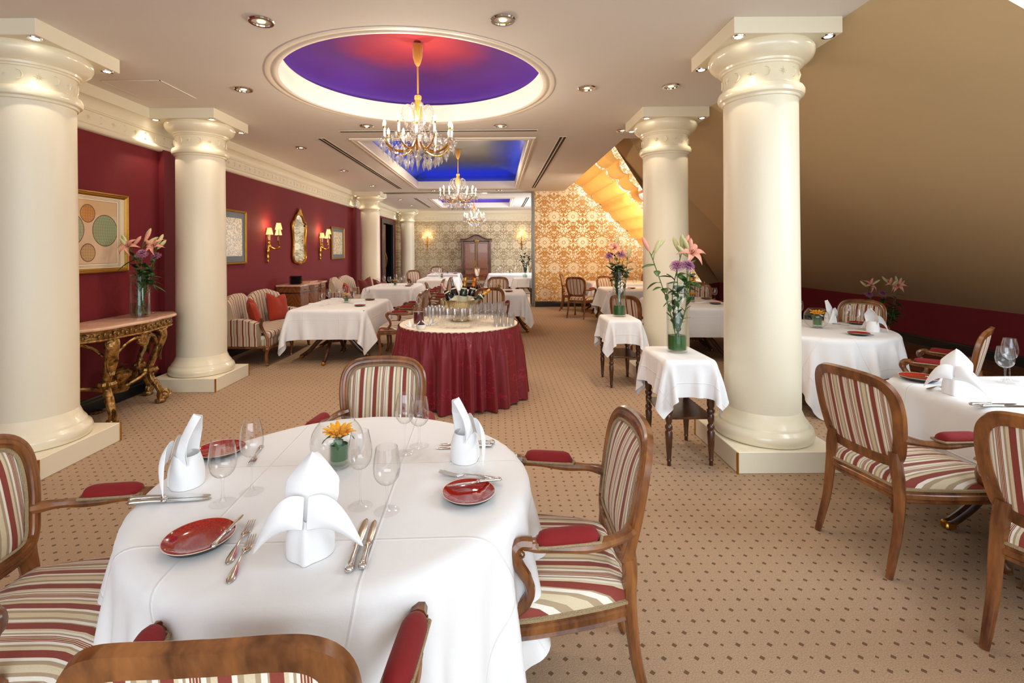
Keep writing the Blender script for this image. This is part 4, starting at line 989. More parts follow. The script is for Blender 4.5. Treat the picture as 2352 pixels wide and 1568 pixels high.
bottle(-.40, 5.44, BZ+.125, .14, .2, 'bottle', 'foil_gold', 'green bottle with gold foil standing tallest in the silver bowl')
bottle(-.33, 5.55, BZ+.12, .24, .3, 'bottle_dark', 'foil_orange', 'bottle with orange foil at the back of the silver bowl')
bottle(-.36, 5.41, BZ+.125, .92, -.1, 'bottle', 'foil_gold', 'green bottle with pale gold foil lying far to the right in the silver bowl')
cr_ = empty('carafe', 'ribbed glass carafe of red juice on the buffet', 'carafe', (-.84, 5.24, BZ))
b = MB(); b.lathe([(.001, 0), (.055, 0), (.058, .01), (.058, .13), (.052, .15), (.03, .168), (.024, .18), (.024, .20), (.034, .208)], 40, (0, 0), fr=lambda a, z: 1+.018*math.cos(a*20)); b.build('jug', 'glass_vase', cr_)
b = MB(); b.lathe([(.001, .006), (.054, .006), (.055, .125), (.001, .127)], 32, (0, 0)); b.build('juice', 'juice', cr_)
b = MB(); b.tube([(0, 0, .20), (-.03, 0, .235), (0, 0, .285), (.03, 0, .235), (0, 0, .20)], .005, 6); b.build('stopper', 'crystal', cr_)
bw = empty('berry_bowl', 'small white bowl of berries at the front left of the buffet', 'bowl', (-.76, 4.87, BZ))
b = MB(); b.lathe([(.001, .002), (.035, 0), (.045, .01), (.050, .04), (.051, .045), (.048, .045), (.044, .015), (.001, .008)], 28, (0, 0)); b.build('dish', 'porcelain', bw)
for kk in range(14):
    a = kk*2.4; q = .03*math.sqrt((kk+.5)/14); mt = 'raspberry' if kk % 4 == 1 else 'berry'
    o = MB().sphere((0, 0, 0), .0095, 8, 6).build('raspberry' if mt == 'raspberry' else 'blueberry', mt, None, loc=(-.76+q*math.cos(a), 4.87+q*math.sin(a), BZ+.048-.2*q+.004*(kk % 3)))
    tag(o, 'red raspberry in the small white bowl' if mt == 'raspberry' else 'dark blueberry in the small white bowl', 'berry', 'raspberries in the bowl' if mt == 'raspberry' else 'blueberries in the bowl')
def napkin_fan(x, y, z, rz, lab, s=1.):
    r = empty('folded_napkin', lab, 'napkin', (x, y, z), rz); b = MB()
    for kk in range(4):
        a = kk*1.5+.4; b.grid(lambda u, v, a=a: ((.01+.075*v*s)*math.cos(a+.5*(u-.5)*(1.4-v)), (.01+.075*v*s)*math.sin(a+.5*(u-.5)*(1.4-v)), .004+.045*v*v*s+.008*math.sin(u*6)), 6, 6)
    b.build('fold', 'napkin', r, auto=0)
napkin_fan(-.87, 5.0, BZ, .2, 'white folded napkin left of the juice carafe'); napkin_fan(-.70, 5.10, BZ, 1.2, 'white folded napkin between the berry bowl and the flutes')
r = empty('paper_cup', 'white conical cup right of the juice carafe', 'cup', (-.71, 5.28, BZ)); b = MB(); b.lathe([(.001, .001), (.022, 0), (.034, .14), (.033, .14), (.021, .004)], 20, (0, 0)); b.build('cup', 'porcelain', r)

# ================================================================== TABLEWARE
def make_plate():
    r = empty('bread_plate', '', 'plate'); b = MB()
    b.lathe([(.001, .008), (.035, .0075), (.055, .010), (.072, .0165), (.077, .0205)], 48, (0, 0)); b.build('glaze', 'plate', r, auto=60)
    b = MB(); b.lathe([(.077, .0205), (.0785, .0212), (.0795, .0198)], 48, (0, 0)); b.build('rim', 'rim', r)
    b = MB(); b.lathe([(.0795, .0198), (.07, .009), (.045, .001), (.001, 0)], 48, (0, 0)); b.build('underside', 'plate_dark', r); return r
def blade(pts, th0, th1, n_=1):
    """flat outline (x half widths along y) with rounded thickness"""
    b = MB(); k = 8; vs = []
    for y, w, t, z in pts:
        for i in range(k): a = 2*PI*i/k; vs.append((w*math.cos(a), y, z+t*math.sin(a)))
    N_ = len(pts); b.add(vs, [(j*k+i, j*k+(i+1) % k, (j+1)*k+(i+1) % k, (j+1)*k+i) for j in range(N_-1) for i in range(k)]+[tuple(range(k-1, -1, -1)), tuple((N_-1)*k+i for i in range(k))]); return b
def make_knife():
    r = empty('table_knife', '', 'knife')
    blade(spl([(0, .004, .003, .006), (.004, .0095, .006, .007), (.012, .0105, .007, .008), (.03, .0085, .006, .008), (.06, .0068, .005, .008), (.085, .0072, .0052, .007), (.092, .0095, .006, .007), (.098, .006, .005, .007)], 3), 0, 0).build('handle', 'silver', r, auto=70)
    blade(spl([(.098, .006, .002, .006), (.11, .0082, .0012, .005), (.16, .0088, .0009, .004), (.195, .0075, .0007, .003), (.208, .004, .0005, .003), (.213, .0006, .0003, .003)], 3), 0, 0).build('blade', 'silver', r, auto=70); return r
def make_fork():
    r = empty('table_fork', '', 'fork')
    blade(spl([(0, .002, .001, .002), (.006, .008, .002, .003), (.02, .0105, .0024, .0045), (.045, .0085, .0024, .007), (.07, .0042, .0022, .010), (.10, .0030, .0022, .010), (.122, .0034, .002, .007), (.130, .008, .0015, .005), (.142, .0115, .0012, .0035), (.15, .0115, .0012, .003)], 3), 0, 0).build('handle', 'silver', r, auto=70)
    for t in (-.0093, -.0031, .0031, .0093):
        b = MB(); b.tube(spl([(t, .148, .003), (t, .165, .004), (t, .185, .007), (t*.95, .20, .011)], 3), [.0019]*6+[.0016]*3+[.0008], 6, True, .7); b.build('tine', 'silver', r)
    return r
PLATE, KNIFE, FORK = make_plate(), make_knife(), make_fork()
def dirz(a, b_): return math.atan2(b_[1]-a[1], b_[0]-a[0])-PI/2
def cutl(proto, a, b_, z, lab, group=None, sc=None, tilt=0.): 
    o = place(proto, (a[0], a[1], z), dirz(a, b_), lab, group, sc); o.rotation_euler = (tilt, 0, dirz(a, b_)); return o
TZ = .7395
put(PLATE, -.844, 1.385, TZ, 'red glazed plate nearest the camera on the near round table', 0, None, 1.17)
put(PLATE, -1.13, 2.0, TZ, 'red glazed plate behind the left standing napkin on the near round table', 0, None, 1.17)
put(PLATE, -.10, 1.635, TZ, 'red glazed plate on the right side of the near round table', 0, None, 1.12)
cutl(KNIFE, (-.772, 1.324), (-.777, 1.494), TZ+.021, 'butter knife lying across the nearest red plate', None, .8)
cutl(FORK, (-.712, 1.290), (-.748, 1.50), TZ, 'inner silver fork between the nearest plate and the near napkin')
cutl(FORK, (-.668, 1.215), (-.714, 1.45), TZ, 'outer silver fork, closest to the camera, beside the near napkin')
cutl(KNIFE, (-.383, 1.249), (-.405, 1.514), TZ, 'left knife of the pair right of the near napkin', None, 1.2)
cutl(KNIFE, (-.352, 1.262), (-.377, 1.499), TZ, 'right knife of the pair right of the near napkin', None, 1.1)
cutl(KNIFE, (-1.205, 1.596), (-.95, 1.633), TZ, 'nearer knife of the pair below the left napkin', None, 1.2)
cutl(KNIFE, (-1.221, 1.622), (-.93, 1.66), TZ, 'farther knife of the pair below the left napkin', None, 1.2)
cutl(FORK, (-.005, 1.755), (-.235, 1.81), TZ, 'farther fork above the right red plate', None, 1.1)
cutl(FORK, (.012, 1.724), (-.20, 1.775), TZ+.012, 'fork leaning on the rim of the right red plate', None, 1.1)
cutl(KNIFE, (.01, 1.705), (-.17, 1.665), TZ+.0215, 'butter knife lying on the right red plate', None, .9)
cutl(KNIFE, (-.015, 2.087), (-.25, 2.075), TZ, 'farther knife beside the right standing napkin', None, 1.1)
cutl(KNIFE, (-.025, 2.055), (-.29, 2.03), TZ, 'nearer knife beside the right standing napkin', None, 1.1)
cutl(FORK, (-1.00, 2.08), (-.95, 1.88), TZ, 'fork beside the far left red plate')
put(SMALL, -.901, 1.606, TZ, 'smaller wine glass of the left pair on the near round table', 0, None, 1.18)
put(TALL, -.843, 1.68, TZ, 'tall wine glass of the left pair on the near round table', 0, None, 1.04)
put(TALL, -.445, 1.581, TZ, 'tall wine glass in front of the sunflower bowl', 0, None, 1.04)
put(SMALL, -.352, 1.549, TZ, 'smaller wine glass right of the sunflower bowl', 0, None, 1.18)
put(TALL, -.379, 1.994, TZ, 'tall wine glass at the back of the near round table', 0, None, 1.04)
put(SMALL, -.332, 2.064, TZ, 'smaller wine glass at the back of the near round table', 0, None, 1.18)
# standing folded napkin: cup, ridge, tall hood and two wings
def make_napkin():
    r = empty('folded_napkin', '', 'napkin'); b = MB()
    def cup(u, v):                      # wrapped base, front at -y with a folded ridge
        a = -PI/2+2*PI*u; rr = .050-.014*v+.006*math.sin(PI*v); fr_ = math.exp(-((((u+.5) % 1)-.5)/.035)**2)
        return (rr*1.12*math.cos(a), (rr+.014*fr_*(1-.3*v))*math.sin(a), .105*v*(1-.10*fr_))
    b.grid(cup, 48, 12, True)
    for off in (0, .004):               # hood: tall pointed leaf curved round the back
        def hood(u, v, off=off):
            t = 2*u-1; w = .066*min(1, (1.02-v)/.40)**.8*(.62+.38*min(1, v*2.4)); k = 1-v*.55
            return (w*t, -.040+off+.058*t*t*k+.050*v*v+.006*v, .055+.175*v-.010*abs(t)*v+off*2)
        b.grid(hood, 16, 16)
    b.build('body', 'napkin', r, auto=0)
    for s in (-1, 1):
        def wing(u, v, s=s):
            L = .155*v; t = (u-.5)*2; wd = .040*(1-v)**.6*(1 if v < .98 else 0)+.012*math.sin(PI*v)
            x = .004+L*.80; y = -.047-.005*v+.030*v*v+.010*t*(1-v); z = .112-.018*v-.078*v*v+wd*t*(1.0 if t > 0 else .75)+.018*math.sin(PI*v)
            return (s*x, y-.016*math.sin(PI*v)*(1-t*t), max(.002, z))
        m_ = MB(); m_.grid(wing, 8, 18); m_.build('wing', 'napkin', r, auto=0)
    for ch in list(r.children):
        mo = ch.modifiers.new('solid', 'SOLIDIFY'); mo.thickness = .0015; mo2 = ch.modifiers.new('sub', 'SUBSURF'); mo2.levels = 1; mo2.render_levels = 1
    return r
NAP = make_napkin()
put(NAP, -.515, 1.345, TZ, 'standing folded napkin at the front of the near round table', .12, None, 1.12)
put(NAP, -1.10, 1.74, TZ, 'standing folded napkin on the left of the near round table', -1.35, None, 1.05)
put(NAP, -.135, 1.93, TZ, 'standing folded napkin at the back right of the near round table', 2.0, None, 1.05)
put(NAP, 2.53, 2.72, .7485, 'standing folded napkin on the right square table', -.9, None, 1.05)
put(NAP, 3.66, 4.80, TZ, 'standing folded napkin at the right rim of the right round table', 1.9, None, 1.0)
put(NAP, 3.66, 5.42, TZ, 'standing folded napkin before the chair at the right round table', .8, None, 1.05)
# sunflower in a small cylinder inside a fish bowl
def make_bowl():
    r = empty('fishbowl_vase', '', 'bowl'); b = MB(); R = .088
    P_ = [(.001, .002), (.035, .001), (.045, .004)]+[(R*math.cos(t), .084+R*math.sin(t)) for t in [-1.05+.12*k for k in range(17)]]
    b.lathe(P_+[(P_[-1][0]+.002, P_[-1][1]+.002), (P_[-1][0]-.001, P_[-1][1]+.003)], 48, (0, 0)); b.build('bowl', 'glass_vase', r, auto=60); return r
def make_votive():
    r = empty('glass_cylinder', '', 'vase'); b = MB(); b.lathe([(.001, .004), (.030, .004), (.031, 0), (.034, .0), (.034, .075), (.032, .075), (.031, .006)], 28, (0, 0)); b.build('cylinder', 'glass', r, auto=50)
    b = MB(); b.lathe([(.029, .022), (.0295, .072), (.028, .072), (.0275, .022)], 28, (0, 0)); b.build('leaf_lining', 'leafwrap', r); b = MB(); b.lathe([(.001, .006), (.029, .006), (.029, .062), (.001, .062)], 24, (0, 0)); b.build('water', 'water', r); return r
def make_sunflower():
    r = empty('sunflower', '', 'flower'); b = MB(); b.tube(spl([(0, 0, .012), (.004, 0, .05), (.002, 0, .095)], 4), .005, 8); b.build('stem', 'stem', r)
    b = MB(); b.lathe([(.001, .088), (.014, .092), (.022, .101), (.001, .107)], 16, (0, 0)); b.build('flower_head', 'seed', r)
    pm = MB()
    def pf(u, v): w = .0085*math.sin(PI*(.08+.92*v))**.7*(1 if v < .97 else .1); return (.015+.034*v, w*(2*u-1), .014*math.sin(v*2.2)-.004*(2*u-1)**2)
    pm.grid(pf, 4, 6); me = pm.mesh('petal', M['sun'], True, 0)
    for k in range(22): inst(me, 'petal', r, (0, 0, .098+.004*(k % 2)), (0, -.1-.25*(k % 2), 2*PI*k/22+.05*(k % 3)), (1+.12*(k % 3), 1, 1))
    lf = MB(); lf.grid(lambda u, v: (.010+.050*v, .016*math.sin(PI*v)*(2*u-1), .085+.01*math.sin(v*3)-.02*v*v+.004*(2*u-1)**2), 4, 8); lm = lf.mesh('leaf', M['leaf'], True, 0)
    for a in (2.6, .4, 4.5): inst(lm, 'leaf', r, (0, 0, 0), (0, 0, a))
    return r
BOWL, VOT, SUN = make_bowl(), make_votive(), make_sunflower()
def centre(x, y, z, where, sc=1., votive=True):
    put(BOWL, x, y, z, 'round glass fish bowl vase on '+where, 0, None, sc)
    if votive: put(VOT, x+.008, y-.004, z+.005*sc, 'leaf lined glass cylinder inside the bowl on '+where, 0, None, sc)
    put(SUN, x+.008, y-.004, z+.008*sc, 'yellow sunflower in the bowl on '+where, x*9 % 6, None, sc)
centre(-.615, 1.877, TZ, 'the near round table', 1.12)
centre(3.27, 5.05, TZ, 'the right round table', 1.3)

# ================================================================== TABLE SETTINGS FURTHER BACK
def setting(cx, cy, z, plates, talls, smalls, naps, where, bowl=None, knives=()):
    for p in plates: put(PLATE, p[0], p[1], z, 'dark rimmed red plate %s %s' % (p[2], where), 0, None, 1.05)
    for p in talls: put(TALL, p[0], p[1], z, 'tall wine glass %s %s' % (p[2], where), 0, None, 1.02)
    for p in smalls: put(SMALL, p[0], p[1], z, 'smaller wine glass %s %s' % (p[2], where), 0, None, 1.15)
    for p in naps: put(ROLL, p[0], p[1], z, 'flat folded napkin %s %s' % (p[2], where), p[3])
    if bowl: centre(bowl[0], bowl[1], z, where)
def make_roll():
    r = empty('flat_napkin', '', 'napkin'); b = MB()
    for k in range(3): b.box(-.10+.006*k, .10-.004*k, -.045+.004*k, .045-.003*k, .001+.006*k, .007+.006*k, .003)
    b.build('folds', 'napkin', r); return r
ROLL = make_roll()
Z2 = .7495
setting(0, 0, Z2, [(-2.02, 7.22, 'at the front right corner of'), (-2.10, 8.10, 'toward the back of')], [(-2.56, 7.45, 'front left on'), (-2.49, 8.0, 'behind the bowl on'), (-2.30, 7.62, 'right of the bowl on'), (-2.10, 7.95, 'at the back right of')],
        [(-2.60, 7.28, 'front left on'), (-2.56, 7.95, 'left of the bowl on'), (-2.20, 7.52, 'front right of the bowl on')], [(-2.78, 7.5, 'front left on', .2), (-2.72, 8.3, 'back left on', .1), (-2.1, 7.5, 'beside the front plate on', .1)], 'the sofa table', (-2.38, 7.72))
setting(0, 0, Z2, [(-2.03, 11.2, 'at the front of'), (-2.08, 11.75, 'at the back of')], [(-2.62, 11.35, 'front left on'), (-2.45, 11.85, 'behind the bowl on'), (-2.2, 11.5, 'right of the bowl on')],
        [(-2.68, 11.1, 'front left on'), (-2.25, 11.35, 'right of the bowl on'), (-2.55, 11.6, 'left of the bowl on')], [(-2.7, 11.9, 'back left on', 0), (-2.05, 11.4, 'front right on', 0)], 'the second table by the red wall', (-2.38, 11.4))
setting(0, 0, Z2, [(.22, 9.55, 'on the right of')], [(-.22, 9.75, 'behind the chair on'), (-.10, 9.95, 'left of the bowl on'), (-.38, 9.8, 'at the left of')], [(-.3, 9.55, 'left on'), (-.13, 9.6, 'in front of the bowl on')], [(-.62, 9.6, 'at the left end of', .2)], 'the table behind the buffet', (.02, 9.75))
setting(0, 0, Z2, [], [(-1.9, 14.3, 'left on'), (-1.75, 14.6, 'back left on')], [(-1.82, 14.2, 'front left on')], [(-2.0, 14.0, 'at the left of', 0)], 'the near left table of the far room', (-1.62, 14.3))
setting(0, 0, Z2, [(-1.45, 17.0, 'on the right of')], [(-1.95, 17.2, 'left on'), (-1.6, 17.5, 'behind the bowl on')], [(-2.0, 17.0, 'front left on')], [(-1.6, 17.0, 'beside the plate on', 0)], 'the far left table near the armoire', (-1.75, 17.2))
setting(0, 0, Z2, [], [(.08, 16.9, 'left on'), (.62, 17.0, 'right of the bowl on')], [(0.0, 16.8, 'left end of')], [(.2, 16.75, 'in front of the bowl on', 0)], 'the right table of the far room', (.42, 16.9))
setting(0, 0, Z2, [(3.18, 7.19, 'at the front of'), (3.35, 7.9, 'at the back of')], [(3.30, 7.75, 'middle of')], [(3.40, 7.70, 'right of centre on')], [(3.05, 7.35, 'left of the front plate on', .3)], 'the table between the right columns', (2.98, 7.55))
setting(0, 0, Z2, [(2.75, 10.1, 'on')], [(2.8, 10.5, 'at the back of')], [(2.9, 10.4, 'on')], [(2.6, 9.95, 'at the front of', 0)], 'the nearer table by the gold wall', None)
setting(0, 0, Z2, [(2.75, 12.2, 'on')], [(3.1, 12.4, 'at the back of'), (2.65, 12.4, 'left on')], [(3.2, 12.3, 'right on')], [(2.9, 12.1, 'front of', 0)], 'the farther table by the gold wall', None)
# right square table at the frame edge
put(PLATE, 2.565, 3.0, Z2, 'red plate with a knife at the far corner of the right square table', 0, None, 1.25)
cutl(KNIFE, (2.67, 2.98), (2.50, 2.96), Z2+.024, 'butter knife on the plate of the right square table', None, .9)
cutl(FORK, (2.44, 2.80), (2.62, 2.86), Z2, 'fork in front of the plate on the right square table')
cutl(KNIFE, (2.41, 2.515), (2.68, 2.53), Z2, 'farther knife of the pair on the right square table', None, 1.2)
cutl(KNIFE, (2.44, 2.49), (2.70, 2.49), Z2, 'nearer knife of the pair on the right square table', None, 1.2)
put(SMALL, 3.02, 2.93, Z2, 'leftmost of the wine glasses at the right edge of the frame', 0, None, 1.25)
put(TALL, 3.10, 2.98, Z2, 'tallest of the wine glasses at the right edge of the frame', 0, None, 1.1)
put(SMALL, 3.08, 2.82, Z2, 'rightmost of the wine glasses cut by the right edge of the frame', 0, None, 1.2)
# right round table
put(PLATE, 3.39, 4.62, TZ, 'red plate at the near rim of the right round table', 0, None, 1.15)
put(PLATE, 3.86, 5.28, TZ, 'red plate before the chair at the right round table', 0, None, 1.15)
put(TALL, 3.55, 4.98, TZ, 'tall wine glass in front of the chair on the right round table', 0, None, 1.05)
put(SMALL, 3.62, 4.93, TZ, 'smaller wine glass beside the napkin on the right round table', 0, None, 1.18)
put(TALL, 3.38, 5.50, TZ, 'wine glass behind the bowl beside the big column', 0, None, 1.0)
put(SMALL, 3.30, 5.42, TZ, 'small wine glass half hidden by the big column', 0, None, 1.1)
cutl(KNIFE, (3.82, 4.9), (3.60, 5.05), TZ, 'knife beside the napkin at the right rim of the right round table')
cutl(FORK, (3.52, 4.60), (3.40, 4.78), TZ, 'fork beside the near plate on the right round table')
cutl(KNIFE, (3.60, 5.30), (3.74, 5.14), TZ, 'knife left of the far plate on the right round table')

# ================================================================== SOFAS, CUSHIONS, COMMODE
def make_sofa():
    r = empty('sofa', '', 'sofa'); HW = .80
    def top(x): q = abs(x)/HW; return .97-.075*math.exp(-(q/.16)**2)*1.0-.10*max(0, q-.62)**1.2*3.2-.02*(1-q)
    def bk(u, v):                        # upholstered back, closed section
        x = (2*u-1)*(HW-.02); t = top(x); c = .03*(abs(2*u-1)**4)
        a = [(-.10, .30), (-.13, .50), (-.17, .75), (-.20, t-.05), (-.235, t), (-.30, t-.02), (-.315, t-.10), (-.30, .6), (-.29, .36), (-.26, .30)]
        f = v*(len(a)-1); i = min(int(f), len(a)-2); f -= i; y = a[i][0]*(1-f)+a[i+1][0]*f; z = a[i][1]*(1-f)+a[i+1][1]*f
        return (x, y+.10*abs(2*u-1)**3, z)
    b = MB(); b.grid(bk, 40, 27); o = b.build('backrest', 'stripe_sofa', r, auto=70)
    for e in (0, 39+1):
        pass
    b = MB()
    for sgn in (-1, 1):
        vs = [bk(0 if sgn < 0 else 1, j/27) for j in range(28)]; b.add(vs, [tuple(range(28))])
    b.build('back_side', 'stripe_sofa', r, smooth=False)
    b = MB()
    def cush(u, v): 
        x = (2*u-1)*.66; e = abs(2*u-1)**8; prof = spl([(-.16, .40), (-.16, .46), (.0, .485), (.2, .48), (.36, .462), (.395, .43), (.39, .375), (.36, .36)], 4); i = int(v*(len(prof)-1)+.5)
        y, z = prof[i]; return (x, y-.05*e+.03*math.cos(PI*(2*u-1)/2), z-.03*e)
    b.grid(cush, 30, 28); b.build('seat_cushion', 'stripe_sofa', r, auto=70)
    b = MB(); b.grid(lambda u, v: ((2*u-1)*.76, .365+.03*math.cos(PI*(2*u-1)/2)-.05*abs(2*u-1)**6, .36-.12*v), 30, 4); b.box(-.70, .70, -.2, .36, .25, .40); b.build('seat_front', 'stripe_sofa', r, auto=60)
    for s in (-1, 1):
        b = MB()
        def arm(u, v, s=s):
            a = 2*PI*u; y = -.22+.50*v; w = .055+.02*v; zt = .66-.07*v-.02*math.cos(v*5)
            c, d = math.cos(a), math.sin(a); z = .27+(zt-.27)*(.5+.5*max(-1, min(1, d*1.35))); wx = w*(1-.2*(d < 0))*max(-1, min(1, c*1.5))
            return (s*(.735+wx+.02*v), y, z)
        b.grid(arm, 24, 12, True); n_ = len(b.v); b.f += [tuple(range(23, -1, -1)), tuple(n_-24+i for i in range(24))]; b.build('armrest', 'stripe_arm', r, auto=50)
        b = MB(); b.tube(spl([(s*.70, .275, .615), (s*.72, .30, .635), (s*.75, .315, .61), (s*.74, .30, .56), (s*.71, .305, .50), (s*.70, .335, .43), (s*.71, .37, .36), (s*.735, .385, .28)], 5), .020, 8); b.build('arm_front', 'wood', r)
        b = MB(); b.tube(spl([(s*.74, .375, .27), (s*.755, .39, .22), (s*.745, .375, .13), (s*.74, .38, .03), (s*.75, .395, 0)], 5), [.034]*6+[.024]*8+[.02]*10, 8); b.build('leg', 'wood', r)
        b = MB(); b.tube(spl([(s*.74, -.25, .28), (s*.745, -.26, .14), (s*.755, -.31, 0)], 5), [.026]*5+[.02]*8, 8); b.build('leg', 'wood', r)
    b = MB(); b.tube(spl([(0, .40, .25), (0, .41, .16), (0, .40, .03), (0, .41, 0)], 5), [.03]*5+[.022]*12, 8); b.build('leg', 'wood', r)
    b = MB(); b.tube([((2*k/24-1)*.75, .375+.03*math.cos(PI*(2*k/24-1)/2)-.03*abs(2*k/24-1)**6, .235-.012*math.cos(k*PI/6)) for k in range(25)], .022, 8)
    for s in (-1, 1): b.tube([(s*.76, .37, .26), (s*.77, .1, .255), (s*.765, -.24, .26)], .018, 8)
    b.build('seat_rail', 'wood', r)
    return r
SOFA = make_sofa()
place(SOFA, (-3.53, 7.45, 0), -PI/2, 'striped camel back sofa beside the second left column')
place(SOFA, (-3.55, 11.75, 0), -PI/2, 'striped camel back sofa beyond the commode')
def cushion(loc, rot, lab, mat='orange', s=.21):
    b = MB()
    for sg in (-1, 1):
        def fn(u, v, sg=sg):
            x, y = 2*u-1, 2*v-1; e = (1-x**4)*(1-y**4); k = 1+.10*(abs(x*y))**2
            return (x*s*k, sg*.075*max(0, e)**.6-.03*math.exp(-((x/.3)**2))*max(0, y)*(sg > 0), y*s*k-.05*math.exp(-((x/.35)**2))*max(0, y)**2)
        b.grid(fn, 18, 18)
    o = b.build('throw_pillow', mat, None, auto=0, loc=loc, rot=rot); return tag(o, lab, 'pillow')
cushion((-3.47, 7.02, .66), (.30, .1, -PI/2+.5), 'orange velvet pillow at the near end of the near sofa')
cushion((-3.50, 7.83, .67), (.25, -.12, -PI/2-.25), 'orange velvet pillow at the far end of the near sofa')
cushion((-3.42, 11.25, .62), (.4, 0, -PI/2+.3), 'orange velvet pillow on the far sofa')
cushion((-3.3, 12.35, .66), (.2, .1, -PI/2-.5), 'russet pillow at the far end of the far sofa', 'darkpillow')
cushion((-3.02, 12.75, .60), (.5, -.2, -PI/2-.7), 'dark russet pillow in front of the third left column', 'darkpillow')
# commode (front along +y)
cm = empty('commode', 'bow fronted inlaid commode between the two sofas', 'commode', (-3.95, 9.45, 0), -PI/2)
def cfr(x, g=0): q = x/.66; return .40+.07*math.cos(q*PI*.5)*1.0+.02*math.cos(q*PI*2)+g
def prism(path, y0, z0, z1, nm, mat, par):
    m_ = MB(); n_ = len(path); m_.v = [(x, y, z) for z in (z0, z1) for x, y in path+[(path[-1][0], y0), (path[0][0], y0)]]; k = n_+2
    m_.f = [(i, (i+1) % k, k+(i+1) % k, k+i) for i in range(k)]+[tuple(range(k-1, -1, -1)), tuple(range(k, 2*k))]; return m_.build(nm, mat, par, auto=40)
xs = [-.66+1.32*k/32 for k in range(33)]
prism([(x, cfr(x)) for x in xs], 0, .14, .93, 'body', 'veneer', cm)
prism([(x*1.03, cfr(x, .025)) for x in xs], 0, .93, .96, 'top', 'marble', cm)
prism([(x*1.005, cfr(x, .008)) for x in xs], 0, .80, .825, 'moulding', 'wood_dark', cm); prism([(x*1.01, cfr(x, .012)) for x in xs], 0, .13, .17, 'moulding', 'wood_dark', cm)
for (a, c) in ((0, 9), (9, 23), (23, 32)):
    seg = xs[a:c+1]; m_ = MB()
    for z0, z1 in ((.19, .78), (.84, .915)):
        n0 = len(seg); 
        m_.add([(x+(.015 if i == 0 else -.015 if i == n0-1 else 0), cfr(x, .006), z) for z in (z0, z1) for i, x in enumerate(seg)], [(i, i+1, n0+i+1, n0+i) for i in range(n0-1)])
    m_.build('front_panel', 'veneer', cm, auto=50)
for x in (-.45, .45, -.05, .05):
    m_ = MB(); m_.tube([(x-.03, cfr(x, .01), .87), (x-.02, cfr(x, .03), .86), (x+.02, cfr(x, .03), .86), (x+.03, cfr(x, .01), .87)], .005, 6); m_.build('handle', 'brass', cm)
for x in (-.6, .6):
    for y in (.05, .40):
        m_ = MB(); m_.tube([(x, y, .15), (x*1.02, y+.01, .08), (x*1.03, y+.02, 0)], [.035, .022, .024], 8); m_.build('leg', 'wood_dark', cm)
for k in range(9):
    b = MB(); b.lathe([(.001, 0), (.075, 0), (.115, .013), (.116, .016), (.07, .006), (.001, .005)], 28, (0, 0)); o = b.build('black_plate', 'plate_dark', None, loc=(-3.70+.003*(k % 3), 9.02, .961+.0165*k))
    tag(o, 'black plate in the stack on the commode'+(', topmost of its stack' if k == 8 else ', bottom of its stack' if k == 0 else ', %s from the bottom' % ORN_[k]), 'plate', 'black plates stacked on the commode')
b = MB(); b.box(-.12, .12, -.20, .20, 0, .02, .004); o = b.build('tray', 'marble', None, loc=(-3.70, 9.6, .961)); tag(o, 'low flat tray on the commode beside the plate stack', 'tray')

# ================================================================== GILT CONSOLE TABLE
cs = empty('console_table', 'carved gilt console table with a pink marble top against the red wall', 'console', (-3.91, 4.79, 0), -PI/2)
def cedge(x, g=0): q = abs(x)/.64; return .50-.13*q**2.2-.10*max(0, q-.8)*2+.012*math.cos(q*9)+g
cx_ = [-.64+1.28*k/40 for k in range(41)]
m_ = MB(); pr_ = [(-.012, .87), (.004, .872), (.016, .880), (.018, .892), (.012, .902), (.0, .906)]
pth = [(x, cedge(x)) for x in cx_]; pth = [(-.64, 0)]+pth+[(.64, 0)]; n_ = len(pth)
for off, z in pr_:
    for (x, y) in pth: m_.v.append((x*(1+off/.64), y+(off if y > 0 else 0), z))
for j in range(len(pr_)-1):
    for i in range(n_): m_.f.append((j*n_+i, j*n_+(i+1) % n_, (j+1)*n_+(i+1) % n_, (j+1)*n_+i))
m_.f.append(tuple((len(pr_)-1)*n_+i for i in range(n_))); m_.build('marble_top', 'marble', cs, auto=35)
prism([(x*.965, cedge(x, -.03)) for x in cx_], 0, .775, .872, 'apron', 'gilt', cs)
m_ = MB()
for zz, rr in ((.862, .009), (.785, .011)): m_.tube([(x*.97, cedge(x, -.022), zz) for x in cx_], rr, 8)
m_.build('apron_moulding', 'gilt', cs)
for k in range(26):
    x = -.58+1.16*k/25; m_ = MB(); m_.sphere((0, 0, 0), .018, 8, 6, (.9, .5, 1)); m_.build('carved_leaf', 'gilt', cs, loc=(x*.97, cedge(x, -.022), .824+.008*(-1)**k))
def spiral(c, r0, turns, ax, sgn=1, n_=22, z=0): return [(c[0], c[1]+sgn*r0*(1-k/n_*.85)*math.cos(turns*2*PI*k/n_), c[2]+r0*(1-k/n_*.85)*math.sin(turns*2*PI*k/n_)) for k in range(n_+1)]
